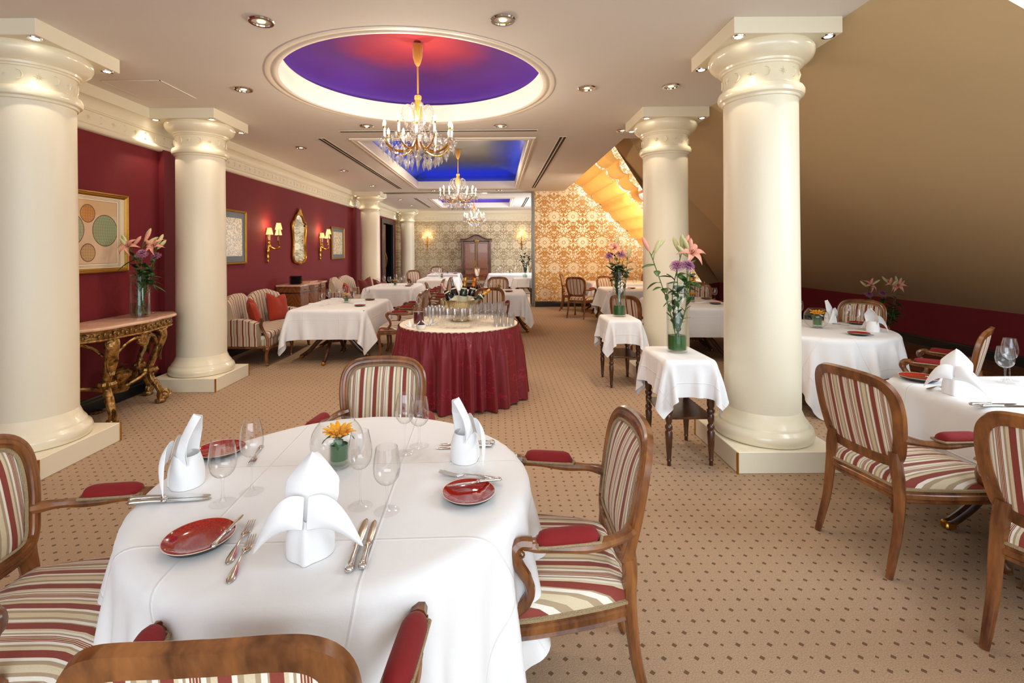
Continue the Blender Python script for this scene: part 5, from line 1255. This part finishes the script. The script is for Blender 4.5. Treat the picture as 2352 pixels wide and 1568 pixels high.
for (x, y, big, ang) in ((-.30, .36, 1.0, -.5), (.30, .36, 1.0, .5), (-.55, .06, .8, -1.2), (.55, .06, .8, 1.2)):
    lg = empty('leg', None, None); lg.parent = cs; lg.location = (x, y, 0); lg.rotation_euler = (0, 0, -ang)
    q = big
    m_ = MB(); P_ = spl([(0, .0, .80), (0, .05, .75), (0, .06, .68), (0, .03, .58), (0, -.02, .46), (0, -.045, .36), (0, -.03, .27), (0, .02, .18), (0, .05, .10), (0, .045, .06), (0, .04, .045)], 4)
    m_.tube(P_, [q*r_ for r_ in np.interp(np.linspace(0, 1, len(P_)), [0, .12, .3, .55, .65, .8, 1], [.062, .066, .05, .034, .042, .032, .03])], 10, True, .8); m_.build('scroll_leg', 'gilt', lg)
    m_ = MB(); m_.tube(spiral((0, .055, .76), .035*q, 1.4, 0), [.012]*23, 8, True, 2.2); m_.build('scroll', 'gilt', lg)
    m_ = MB(); m_.tube(spiral((0, .075, .075), .05*q, 1.5, 0), [.014]*23, 8, True, 2.0); m_.build('scroll', 'gilt', lg)
    m_ = MB(); m_.lathe([(.02, 0), (.042, .004), (.048, .02), (.04, .04), (.02, .048)], 14, (0, .045), fr=lambda a, z: 1+.09*math.cos(a*7)); m_.build('foot', 'gilt', lg)
    m_ = MB(); m_.lathe([(.05, .325), (.07*q, .35), (.06*q, .375), (.04, .38)], 18, (0, -.04), fr=lambda a, z: 1+.12*math.cos(a*9)); m_.build('shell_collar', 'gilt', lg)
    for k in range(5):
        m_ = MB(); a = (k-2)*.5; m_.grid(lambda u, v, a=a: (.020*math.sin(PI*v)*(2*u-1)*1.2+.045*math.sin(a)*(1-.4*v), .03+.035*math.cos(a)+.012*math.sin(v*6), .70-.26*v), 4, 10); m_.build('acanthus_leaf', 'gilt', lg)
for s in (-1, 1):       # arched skirts between legs
    m_ = MB(); m_.tube(spl([(s*.27, .40, .62), (s*.20, .43, .70), (s*.10, .455, .745), (s*.03, .46, .72), (s*.035, .455, .685), (s*.065, .455, .70)], 5), .016, 8); m_.build('arched_skirt', 'gilt', cs)
    m_ = MB(); m_.tube(spl([(s*.33, .33, .62), (s*.40, .28, .71), (s*.48, .2, .745), (s*.54, .12, .70)], 5), .015, 8); m_.build('arched_skirt', 'gilt', cs)
m_ = MB(); m_.sphere((0, .465, .72), .045, 16, 10, (1, .45, 1)); m_.lathe([(.045, 0), (.066, .012), (.05, .02)], 24, (0, 0), fr=lambda a, z: 1+.1*math.cos(a*12))
m_.build('sunflower_boss', 'gilt', cs)
m_ = MB(); m_.lathe([(.045, -.01), (.072, .0), (.06, .012), (.04, .012)], 28, (0, 0), fr=lambda a, z: 1+.09*math.cos(a*12)); m_.build('boss_rim', 'gilt', cs, loc=(0, .462, .72), rot=(-PI/2, 0, 0))
for (x, y) in ((-.30, .33), (.30, .33), (-.52, .05), (.52, .05)):
    m_ = MB(); m_.tube(spl([(x, y, .30), (x*.8, y*.9+.02, .34), (x*.5, .24+(y-.2)*.4, .30), (x*.2, .21, .235), (0, .2, .22)], 5), [.026]*21, 8, True, .8); m_.build('stretcher', 'gilt', cs)
m_ = MB(); m_.lathe([(.03, .20), (.085, .21), (.10, .235), (.07, .25), (.05, .27), (.07, .30), (.115, .36), (.12, .39), (.09, .41), (.095, .42), (.06, .43), (.001, .44)], 28, (0, .2), fr=lambda a, z: 1+.06*math.cos(a*10)); m_.build('urn', 'gilt', cs)
for k in range(12):
    a = k*2.4; m_ = MB(); m_.grid(lambda u, v: (.02*math.sin(PI*v)*(2*u-1), .09*v, .02*math.sin(3*v)), 4, 6); m_.build('carved_leaf', 'gilt', cs, loc=(.04*math.cos(a), .2+.04*math.sin(a), .43 if k % 2 else .235), rot=(.3, 0, a))

# ================================================================== ARMOIRE, MIRROR, PICTURES, SCONCES
ar = empty('armoire', 'tall walnut armoire with an arched cornice against the back wall', 'armoire', (-.83, 19.95, 0), PI)
AW, AH = .58, 1.93
archz = lambda x, z0=1.98, h=.17: z0+h*(.5+.5*math.cos(PI*min(1, abs(x)/.46)))
b = MB(); b.box(-AW, AW, 0, .50, .10, AH, .01); b.build('carcass', 'armoire', ar, smooth=False)
ax_ = [-.66+1.32*k/40 for k in range(41)]
m_ = MB(); PRf = [(.0, -.06), (.02, -.05), (.02, -.02), (.05, .0), (.07, .02), (.07, .04), (0, .04)]
vs = [(x*(1 if 1 else 1), .50+a, archz(x)+z) for x in [k_*.94 for k_ in ax_] for a, z in PRf]; k7 = len(PRf)
m_.add(vs, [(i*k7+j, i*k7+j+1, (i+1)*k7+j+1, (i+1)*k7+j) for i in range(40) for j in range(k7-1)])
m_.v += []; m_.build('cornice', 'armoire', ar)
m_ = MB(); m_.add([(x*.94, y, z) for x in ax_ for (y, z) in ((.50, AH-.05), (.50, archz(x*.94)+.03), (0, archz(x*.94)+.03))], [(i*3+j, i*3+j+1, i*3+4+j, i*3+3+j) for i in range(40) for j in range(2)]); m_.build('pediment', 'armoire', ar, smooth=False)
for s in (-1, 1):
    dd = MB(); dd.box(min(s*.01, s*.49), max(s*.01, s*.49), .50, .525, .28, 1.90, .006); d_ = dd.build('door', 'armoire', ar, smooth=False)
    for z0, z1 in ((.34, .78), (.84, 1.82)):
        m_ = MB(); m_.box(min(s*.06, s*.44), max(s*.06, s*.44), .525, .537, z0, z1, .012); m_.build('door_panel', 'veneer', d_, smooth=False)
    m_ = MB(); m_.box(min(s*.50, s*.58), max(s*.50, s*.58), .50, .53, .12, 1.92, .012); m_.build('pilaster', 'armoire', ar, smooth=False)
    m_ = MB(); m_.lathe([(.02, 0), (.07, .02), (.075, .07), (.04, .11)], 16, (s*.5, .45), True, True); m_.build('bun_foot', 'wood_dark', ar)
m_ = MB(); m_.box(-.56, .56, .5, .53, .12, .26, .01); m_.build('drawer', 'armoire', ar, smooth=False)
m_ = MB(); m_.box(-.012, .012, .525, .542, .28, 1.9, .004); m_.build('centre_moulding', 'gold', ar)
m_ = MB(); m_.sphere((0, .54, 1.93), .09, 14, 10, (1.15, .25, .9)); m_.build('carved_shield', 'gilt', ar)
m_ = MB(); m_.box(.035, .055, .53, .545, .95, 1.15, .004); m_.build('lock_plate', 'brass', ar)
# wall mirror (local x across, z up, y out of wall)
mr = empty('wall_mirror', 'shaped gilt framed mirror on the red wall between the two sconces', 'mirror', (XL+.015, 9.80, 1.86), -PI/2)
mh = spl([(0, .42), (.10, .40), (.16, .33), (.20, .28), (.255, .25), (.262, .15), (.235, .0), (.225, -.15), (.245, -.30), (.245, -.42), (.19, -.485), (.10, -.50), (0, -.485)], 5)
ml = [(1.18*x, z) for x, z in mh]+[(-1.18*x, z) for x, z in reversed(mh[1:-1])]; N_ = len(ml)
m_ = MB(); m_.add([(x, .012, z) for x, z in ml], [tuple(range(N_))]); m_.build('glass', 'mirror', mr, smooth=False)
path = []
for i in range(N_):
    a, c = ml[i-1], ml[(i+1) % N_]; tx, tz = c[0]-a[0], c[1]-a[1]; L = math.hypot(tx, tz); ox, oz = tz/L, -tx/L
    if ox*ml[i][0]+oz*ml[i][1] < 0: ox, oz = -ox, -oz
    path.append(((ml[i][0], .012, ml[i][1]), (ox, 0, oz), (0, 1, 0)))
m_ = MB(); m_.sweep(path, [(-.004, 0), (-.002, .018), (.012, .030), (.024, .022), (.032, .026), (.038, .012), (.036, -.01)]); m_.build('gilt_frame', 'gold', mr)
for (x, z, s_) in ((0, .50, .07), (-.05, .46, .05), (.05, .46, .05), (-.10, .43, .035), (.10, .43, .035), (0, -.53, .05), (-.06, -.53, .03), (.06, -.53, .03), (-.30, .22, .03), (.30, .22, .03), (.29, -.2, .03)):
    m_ = MB(); m_.sphere((0, 0, 0), s_, 9, 6, (.7, .4, 1)); m_.build('carved_crest', 'gold', mr, loc=(x, .03, z), rot=(0, x*3, 0))
def picture(y0, y1, z0, z1, lab, mat, matc, fm, fw=.035):
    y, z = (y0+y1)/2, (z0+z1)/2; w, h = (y1-y0)/2, (z1-z0)/2
    r = empty('framed_picture', lab, 'picture', (XL+.012, y, z), -PI/2)
    cor = [(-w, -h), (w, -h), (w, h), (-w, h)]; PRo = [(0, 0), (0, .022), (.012, .030), (.02, .022), (.028, .024), (fw, .008)]
    for k in range(4):
        a, c = cor[k], cor[(k+1) % 4]; m_ = MB()
        ins = lambda p, t: (p[0]-math.copysign(t, p[0]), p[1]-math.copysign(t, p[1]))
        for q in (a, c):
            for t, hh in PRo: p = ins(q, t); m_.v.append((p[0], hh, p[1]))
        n6 = len(PRo); m_.f = [(j, j+1, n6+j+1, n6+j) for j in range(n6-1)]; m_.build('frame_side', fm, r, smooth=False)
    m_ = MB(); m_.box(-w+fw-.005, w-fw+.005, .002, .006, -h+fw-.005, h-fw+.005); m_.build('mount', plain('mount_'+lab[:4], matc, .5), r, smooth=False)
    f = .30 if mat != 'map' else .10
    m_ = MB(); m_.box(-w*(1-f), w*(1-f), .006, .0075, -h*(1-f), h*(1-f)); 
    m_.build('print', mat_print('print_'+lab[:6], '#efe2c4', mat), r, smooth=False)
picture(4.12, 5.26, 1.36, 2.16, 'large gilt framed chart of globes above the console table', 'map', '#eadfc4', 'gold', .045)
picture(6.95, 7.74, 1.37, 2.19, 'framed engraving on a grey mount beside the second column', 'eng', '#5a6468', 'gold')
picture(11.72, 12.70, 1.36, 2.15, 'framed engraving on a grey mount right of the right sconce', 'eng', '#5d676b', 'gold')
def sconce(loc, rz, lab, spread=.15):
    r = empty('wall_sconce', lab, 'wall lamp', loc, rz)
    m_ = MB(); m_.tube(spl([(0, .02, -.36), (0, .035, -.30), (0, .03, -.2), (0, .04, -.1), (0, .045, .0), (0, .035, .1), (0, .03, .2), (0, .02, .26)], 4), [.006, .012, .02, .014, .012, .018, .022, .016, .02, .026, .03, .024, .02, .018, .016, .022, .026, .018, .014, .012, .014, .018, .020, .016, .014, .012, .014, .010, .006][:29], 8); m_.build('backplate', 'brass', r)
    for (x, y, z) in ((-spread, .14, .0), (0, .22, .09), (spread, .14, .0)):
        m_ = MB(); m_.tube(spl([(0, .045, -.06), (x*.4, y*.6+.03, -.12), (x*.9, y+.02, -.09), (x, y, -.02), (x, y, z+.02)], 5), .008, 7); m_.lathe([(.01, z+.01), (.028, z+.022), (.03, z+.028), (.012, z+.032)], 14, (x, y)); m_.build('arm', 'brass', r)
        m_ = MB(); m_.lathe([(.012, z+.03), (.012, z+.135), (.001, z+.136)], 12, (x, y)); m_.build('candle_tube', 'candle', r)
        m_ = MB(); m_.lathe([(.008, z+.135), (.014, z+.15), (.010, z+.17), (.001, z+.185)], 10, (x, y)); m_.build('bulb', 'bulb', r)
        m_ = MB(); m_.lathe([(.058, z+.125), (.055, z+.135), (.034, z+.232), (.036, z+.238)], 40, (x, y), fr=lambda a, zz: 1+.03*math.cos(a*20)); m_.build('shade', 'shade', r, auto=0)
    d = Vector((math.cos(rz+PI/2), math.sin(rz+PI/2), 0)); p = Vector(loc)+d*.16+Vector((0, 0, .16))
    lamp('POINT', 'sconce_light', p+Vector((0, 0, .12)), 5.5, (1, .66, .34), .05); return r
sconce((XL, 8.45, 1.72), -PI/2, 'gilt sconce with three pleated shades left of the mirror', .17)
sconce((XL, 10.95, 1.72), -PI/2, 'gilt sconce with three pleated shades right of the mirror', .17)
sconce((-2.82, YB, 1.92), PI, 'gilt three light sconce left of the armoire on the back wall', .17)
sconce((1.0, YB, 1.92), PI, 'gilt three light sconce right of the armoire on the back wall', .17)

# ================================================================== CHANDELIERS
def make_chandelier():
    r = empty('chandelier', '', 'chandelier')           # origin at the centre of the arm ring
    m_ = MB(); m_.lathe([(.001, 1.03), (.045, 1.028), (.050, .98), (.045, .90), (.028, .84), (.010, .81), (.001, .805)], 28, (0, 0), fr=lambda a, z: 1+.04*math.cos(a*14)); m_.build('canopy', 'cord', r)
    m_ = MB(); m_.lathe([(.008, .52), (.008, .82)], 10, (0, 0), fr=lambda a, z: 1+.15*math.sin(a*3+z*90)); m_.build('cord', 'cord', r)
    m_ = MB(); m_.lathe([(.012, .53), (.032, .52), (.034, .49), (.026, .475), (.036, .45), (.045, .36), (.040, .28), (.001, .27)], 24, (0, 0), fr=lambda a, z: 1+.06*math.cos(a*12)); m_.build('tassel', 'cord', r)
    m_ = MB(); m_.lathe([(.012, .30), (.02, .25), (.035, .2), (.02, .16), (.03, .10), (.05, .05), (.07, .0), (.05, -.04), (.02, -.06), (.035, -.09), (.02, -.12), (.001, -.13)], 16, (0, 0)); m_.build('stem', 'crystal', r, auto=20)
    dm = MB(); dm.lathe([(.001, -.055), (.011, -.032), (.012, -.018), (.005, -.004), (.001, 0)], 6, (0, 0)); DROP = dm.mesh('crystal_drop', M['crystal'], False)
    bm_ = MB(); bm_.lathe([(.001, -.012), (.008, 0), (.001, .012)], 6, (0, 0)); 
    am = MB(); am.tube(spl([(.04, 0, .03), (.10, 0, -.03), (.18, 0, -.055), (.27, 0, -.035), (.335, 0, .02), (.355, 0, .055)], 5), .0085, 6); ARM = am.mesh('arm', M['brass'], True)
    pm = MB(); pm.lathe([(.006, .045), (.03, .052), (.048, .062), (.05, .066), (.012, .060)], 16, (.355, 0), fr=lambda a, z: 1+.06*math.cos(a*8)); PAN = pm.mesh('drip_pan', M['crystal'], True)
    cn = MB(); cn.lathe([(.012, .06), (.012, .155), (.001, .156)], 12, (.355, 0)); CAN = cn.mesh('candle', M['candle'], True)
    co = MB(); co.lathe([(.0135, .15), (.0135, .172), (.008, .174)], 12, (.355, 0)); COLR = co.mesh('collar', M['brass'], True)
    bu = MB(); bu.lathe([(.008, .172), (.015, .188), (.0155, .200), (.010, .222), (.001, .24)], 12, (.355, 0)); BUL = bu.mesh('bulb', M['bulb'], True)
    for k in range(12):
        a = 2*PI*k/12+.15; z = 0 if k % 2 == 0 else .03; s = 1 if k % 2 == 0 else .93
        o = inst(ARM, 'arm', r, (0, 0, z), (0, 0, a), (s, s, 1)); inst(PAN, 'drip_pan', o); c = inst(CAN, 'candle', o); inst(COLR, 'collar', o); inst(BUL, 'bulb', o)
        for j in range(5):
            b2 = a+(j-2)*.14; rr = .355*s+.045*math.cos((j-2)*.9); inst(DROP, 'crystal_drop', r, (rr*math.cos(b2), rr*math.sin(b2), z+.055-.01*(j % 2)), (0, 0, b2), (1, 1, 1.0+.5*(j % 2)))
        for rr, zz, q in ((.20, -.07, 1.9), (.28, -.04, 1.6), (.12, -.10, 2.0)): inst(DROP, 'crystal_drop', r, (rr*math.cos(a+.1), rr*math.sin(a+.1), zz), (0, 0, a), (q, q*.5, q))
    for k in range(8):      # crystal plumes on top
        a = 2*PI*k/8; m_ = MB(); P_ = spl([(.03, 0, .24), (.05, 0, .36), (.09, 0, .42), (.14, 0, .40), (.165, 0, .33)], 5); m_.tube(P_, .008, 6); m_.build('plume', 'crystal', r, rot=(0, 0, a))
        for j in range(4): inst(DROP, 'crystal_drop', r, ((.165-.015*j)*math.cos(a+.05*j), (.165-.015*j)*math.sin(a+.05*j), .33-.03*j), (0, 0, a), (.8, .8, .8))
    st = MB()
    rr_ = np.random.default_rng(11)
    def octa(p, q): st.add([(p[0]+q, p[1], p[2]), (p[0], p[1]+q, p[2]), (p[0]-q, p[1], p[2]), (p[0], p[1]-q, p[2]), (p[0], p[1], p[2]+q), (p[0], p[1], p[2]-q)], [(0, 1, 4), (1, 2, 4), (2, 3, 4), (3, 0, 4), (1, 0, 5), (2, 1, 5), (3, 2, 5), (0, 3, 5)])
    for k in range(12):
        a0_, a1_ = 2*PI*k/12+.15, 2*PI*(k+1)/12+.15
        for j in range(12):
            t = j/12; a = a0_+(a1_-a0_)*t; sag = .05*math.sin(PI*t); octa((.345*math.cos(a), .345*math.sin(a), .05-sag), .0075)
            t = j/11; q = .36-.30*t; octa((q*math.cos(a0_), q*math.sin(a0_), .06+.20*t-.10*math.sin(PI*t)), .007)
    for k in range(420):
        z = rr_.uniform(-.10, .30); q = (.05+.20*math.exp(-((z-.0)/.12)**2))*math.sqrt(rr_.uniform(.1, 1)); a = rr_.uniform(0, 2*PI); octa((q*math.cos(a), q*math.sin(a), z), rr_.uniform(.005, .010))
    o = st.build('bead_strings', 'crystal', r, smooth=False); o['kind'] = 'stuff'
    return r
CHN = make_chandelier()
for (y, lab, e) in ((4.87, 'crystal chandelier hanging from the round red and violet dome', 75), (9.85, 'crystal chandelier below the blue rectangular coffer', 80), (16.7, 'small looking farthest crystal chandelier in the far room', 50)):
    z = 2.57; place(CHN, (-.775, y, z), .1*y, lab)
    for k in range(3):
        a = 2*PI*k/3+.5; lamp('POINT', 'chandelier_light', (-.775+.42*math.cos(a), y+.42*math.sin(a), z+.24), e/3, WARM, .04)

# ================================================================== FLOWERS IN TALL GLASS VASES
def leafmesh(nm, L, w, mat, curl=.3):
    m_ = MB(); m_.grid(lambda u, v: (L*v, w*math.sin(PI*min(1, v*.96+.02))**.8*(2*u-1), -curl*L*v*v+.25*w*(2*u-1)**2), 4, 8); return m_.mesh(nm, M[mat], True, 0)
LEAF = leafmesh('leaf', .10, .023, 'leaf'); LEAFL = leafmesh('leaf', .15, .017, 'leaf', .6); LEAFD = leafmesh('leaf', .085, .026, 'leafdark', .2)
PET = MB(); PET.grid(lambda u, v: (.085*v, .017*math.sin(PI*min(1, .12+v*.86))*(2*u-1), .05*v-.085*v**3+.006*(2*u-1)**2), 4, 9); PET = PET.mesh('petal', M['lily'], True, 0)
MP = MB(); MP.grid(lambda u, v: (.045*v, .0040*(1-.3*v)*(2*u-1), .016*math.sin(v*2.5)), 2, 4); MP = MP.mesh('petal', M['mum'], True, 0)
BUD = MB(); BUD.lathe([(.001, 0), (.007, .008), (.012, .03), (.0135, .055), (.010, .08), (.001, .095)], 9, (0, 0)); BUD = BUD.mesh('bud', M['bud'], True)
BUDP = BUD.copy(); BUDP.materials.clear(); BUDP.materials.append(M['lily'])
def aim(d): return Vector(d).to_track_quat('Z', 'Y').to_euler()
def stem(name, cat, lab, base, top, bend, leaves, head, rnd, dark=False, z_lo=.25):
    r = empty(name, lab, cat, base); T = Vector(top)-Vector(base); mid = T*.5+Vector((bend[0], bend[1], 0))
    P_ = spl([(0, 0, 0), tuple(mid), tuple(T)], 8); m_ = MB(); m_.tube(P_, .0038, 6); m_.build('stem', 'stem', r)
    n_ = len(P_)
    leaves = int(leaves*(1.9 if head == 'green' else 1.5))
    for k in range(leaves):
        t = z_lo+(.93-z_lo)*(k+.5)/leaves; p = P_[int(t*(n_-1))]; a = rnd.uniform(0, 2*PI); inn = t < .62
        s = rnd.uniform(.55, .75) if inn else rnd.uniform(.8, 1.25)
        inst(LEAFD if dark or rnd.random() < .35 else (LEAF if rnd.random() < .6 else LEAFL), 'leaf', r, p, (rnd.uniform(-.4, .4), rnd.uniform(-1.3, -.9) if inn else rnd.uniform(-.9, .3), a), (s, s, s))
    tp = P_[-1]; d = (Vector(P_[-1])-Vector(P_[-3])).normalized()
    if head == 'lily':
        q = Vector((rnd.uniform(-.5, .5), -.75, .55)); e = aim(q)
        hd = bpy.data.objects.new('flower_head', MB().sphere((0, 0, 0), .008, 8, 6).mesh('flower_head', M['stem'])); COL.objects.link(hd); hd.parent = r; hd.location = tp; hd.rotation_euler = e
        for k in range(6): inst(PET, 'petal', hd, (0, 0, .002*(k % 2)), (0, -.35, 2*PI*k/6), (1.3, 1.35, 1.3))
        for k in range(5): m_ = MB(); m_.tube([(0, 0, 0), (.012*math.cos(k*1.26), .012*math.sin(k*1.26), .045)], .0015, 4); m_.sphere((.012*math.cos(k*1.26), .012*math.sin(k*1.26), .045), .004, 6, 4); m_.build('stamen', 'stamen', hd)
    if head in ('lily', 'buds'):
        for k in range(3):
            dd = Vector((rnd.uniform(-.8, .8), rnd.uniform(-.5, .5), rnd.uniform(.5, 1.1))); pp = Vector(tp)-d*.02*k
            inst(BUDP if k == 1 else BUD, 'bud', r, pp+dd*.03, aim(dd), (1.35, 1.35, 1.35)); m_ = MB(); m_.tube([tuple(Vector(pp)-d*.02), tuple(pp+dd*.032)], .0028, 5); m_.build('bud_stalk', 'stem', r)
    if head == 'mum':
        hd = bpy.data.objects.new('flower_head', MB().sphere((0, 0, 0), .012, 8, 6).mesh('flower_head', M['mum'])); COL.objects.link(hd); hd.parent = r; hd.location = tp; hd.rotation_euler = aim((rnd.uniform(-.3, .3), -.6, .8))
        for row, (cnt, tilt, sc_) in enumerate(((28, .15, 1.25), (26, -.25, 1.15), (20, -.65, 1.0), (14, -1.0, .8), (7, -1.3, .6))):
            for k in range(cnt): inst(MP, 'petal', hd, (0, 0, .004*row), (0, tilt+rnd.uniform(-.1, .1), 2*PI*(k+.5*row)/cnt), (sc_, 1.1, sc_))
    return r
def make_vase(x, y, z, R, H, wl, lab, full=False, leafy=True):
    r = empty('flower_vase', lab, 'vase', (x, y, z)); m_ = MB(); m_.lathe([(.001, .018), (R-.006, .018), (R-.006, H), (R, H+.002), (R+.001, H), (R+.001, .004), (R-.004, 0), (.001, 0)], 40, (0, 0)); m_.build('cylinder', 'glass_vase', r, auto=50)
    m_ = MB(); m_.lathe([(.001, .02), (R-.010, .02), (R-.010, wl), (.001, wl)], 32, (0, 0)); m_.build('water', 'water', r)
    if leafy: m_ = MB(); m_.lathe([(R-.008, .022), (R-.008, wl-.005)], 32, (0, 0), a0=.2, a1=2*PI-.1); m_.build('leaf_lining', 'leafwrap', r)
    return r
def bouquet(vx, vy, vz, where, spec, seed, dark=False, zlo=.22):
    rnd = random.Random(seed)
    for i, (kind, dx, dy, h, nl, lab) in enumerate(spec):
        a = i*2.2+seed; bx, by = .045*math.cos(a), .045*math.sin(a)
        nm = {'lily': 'lily', 'buds': 'lily', 'mum': 'chrysanthemum', 'green': 'foliage_stem'}[kind]
        stem(nm, 'flower' if kind != 'green' else 'foliage', lab+' '+where, (vx+bx, vy+by, vz+.03), (vx+dx, vy+dy, vz+h), (-bx*1.6+dx*.12-dx*.3, -by*1.6), nl, kind, rnd, dark, zlo)
make_vase(1.385, 3.80, .766, .075, .53, .13, 'tall glass vase with a green leaf lined base on the near flower table')
bouquet(1.385, 3.80, .766, 'in the near right vase', [('buds', -.20, 0, .76, 9, 'lily stem with pale buds leaning far left'), ('lily', .12, .02, .75, 6, 'open pink lily at the top right'), ('buds', .06, .05, .78, 6, 'lily stem with pale buds at the top right'),
        ('mum', -.02, -.06, .655, 9, 'left purple chrysanthemum'), ('mum', .055, -.07, .655, 9, 'right purple chrysanthemum'), ('green', .10, .02, .60, 10, 'green leafy stem')], 1)
make_vase(1.44, 5.83, .766, .075, .53, .13, 'tall glass vase with a green leaf lined base on the second flower table')
bouquet(1.44, 5.83, .766, 'in the farther right vase', [('lily', -.06, 0, .80, 6, 'open pink lily at the top'), ('mum', -.13, -.03, .70, 8, 'left purple chrysanthemum'), ('mum', .02, .0, .72, 8, 'right purple chrysanthemum'), ('buds', .10, 0, .70, 9, 'lily stem with buds on the right'),
        ('green', -.04, .03, .66, 16, 'dense leafy stem on the left'), ('green', .06, .03, .66, 16, 'dense leafy stem on the right')], 2, True, .35)
make_vase(-3.62, 4.98, .908, .088, .43, .14, 'wide glass vase with clear water on the gilt console table', leafy=False)
bouquet(-3.62, 4.98, .908, 'in the console vase', [('lily', -.09, -.02, .70, 9, 'open pink lily on the left'), ('buds', .02, .03, .76, 9, 'lily stem with tall cream buds'), ('mum', .05, -.03, .63, 10, 'purple chrysanthemum in the middle'), ('lily', .14, .03, .70, 8, 'small pink lily on the right'), ('mum', .17, 0, .60, 9, 'purple chrysanthemum on the far right'),
        ('green', .07, .02, .52, 18, 'dense dark foliage stem in the middle'), ('green', .0, .03, .50, 16, 'dense dark foliage stem on the left'), ('green', .14, .02, .5, 14, 'leafy stem on the right')], 4, False, .12)
make_vase(.79, 13.95, .766, .08, .38, .10, 'glass vase on the serving table at the folding wall jamb', leafy=False)
bouquet(.79, 13.95, .766, 'in the vase by the folding wall jamb', [('green', -.12, 0, .66, 14, 'dark leafy stem leaning left'), ('green', .0, 0, .74, 14, 'dark leafy stem standing upright'), ('green', .12, 0, .70, 14, 'dark leafy stem leaning right'), ('green', .17, .03, .6, 14, 'dark leafy stem leaning far right')], 5, True)
make_vase(5.62, 7.2, 0.012, .09, .60, .18, 'green filled glass vase on the floor behind the right round table')
bouquet(5.62, 7.2, 0.012, 'in the floor vase by the dark red wall', [('lily', -.18, 0, .98, 5, 'pink lily on the left'), ('mum', -.22, -.04, .86, 8, 'purple chrysanthemum on the left'), ('mum', -.02, -.04, .87, 8, 'purple chrysanthemum in the middle'), ('lily', .12, 0, 1.0, 5, 'pink lily with a pale bud'), ('lily', .24, 0, .98, 6, 'pink lily on the far right'),
        ('green', -.12, .02, .78, 24, 'leafy stem on the left'), ('green', .02, .02, .82, 24, 'leafy stem in the middle'), ('green', .2, .02, .78, 24, 'leafy stem on the right')], 6, False, .5)
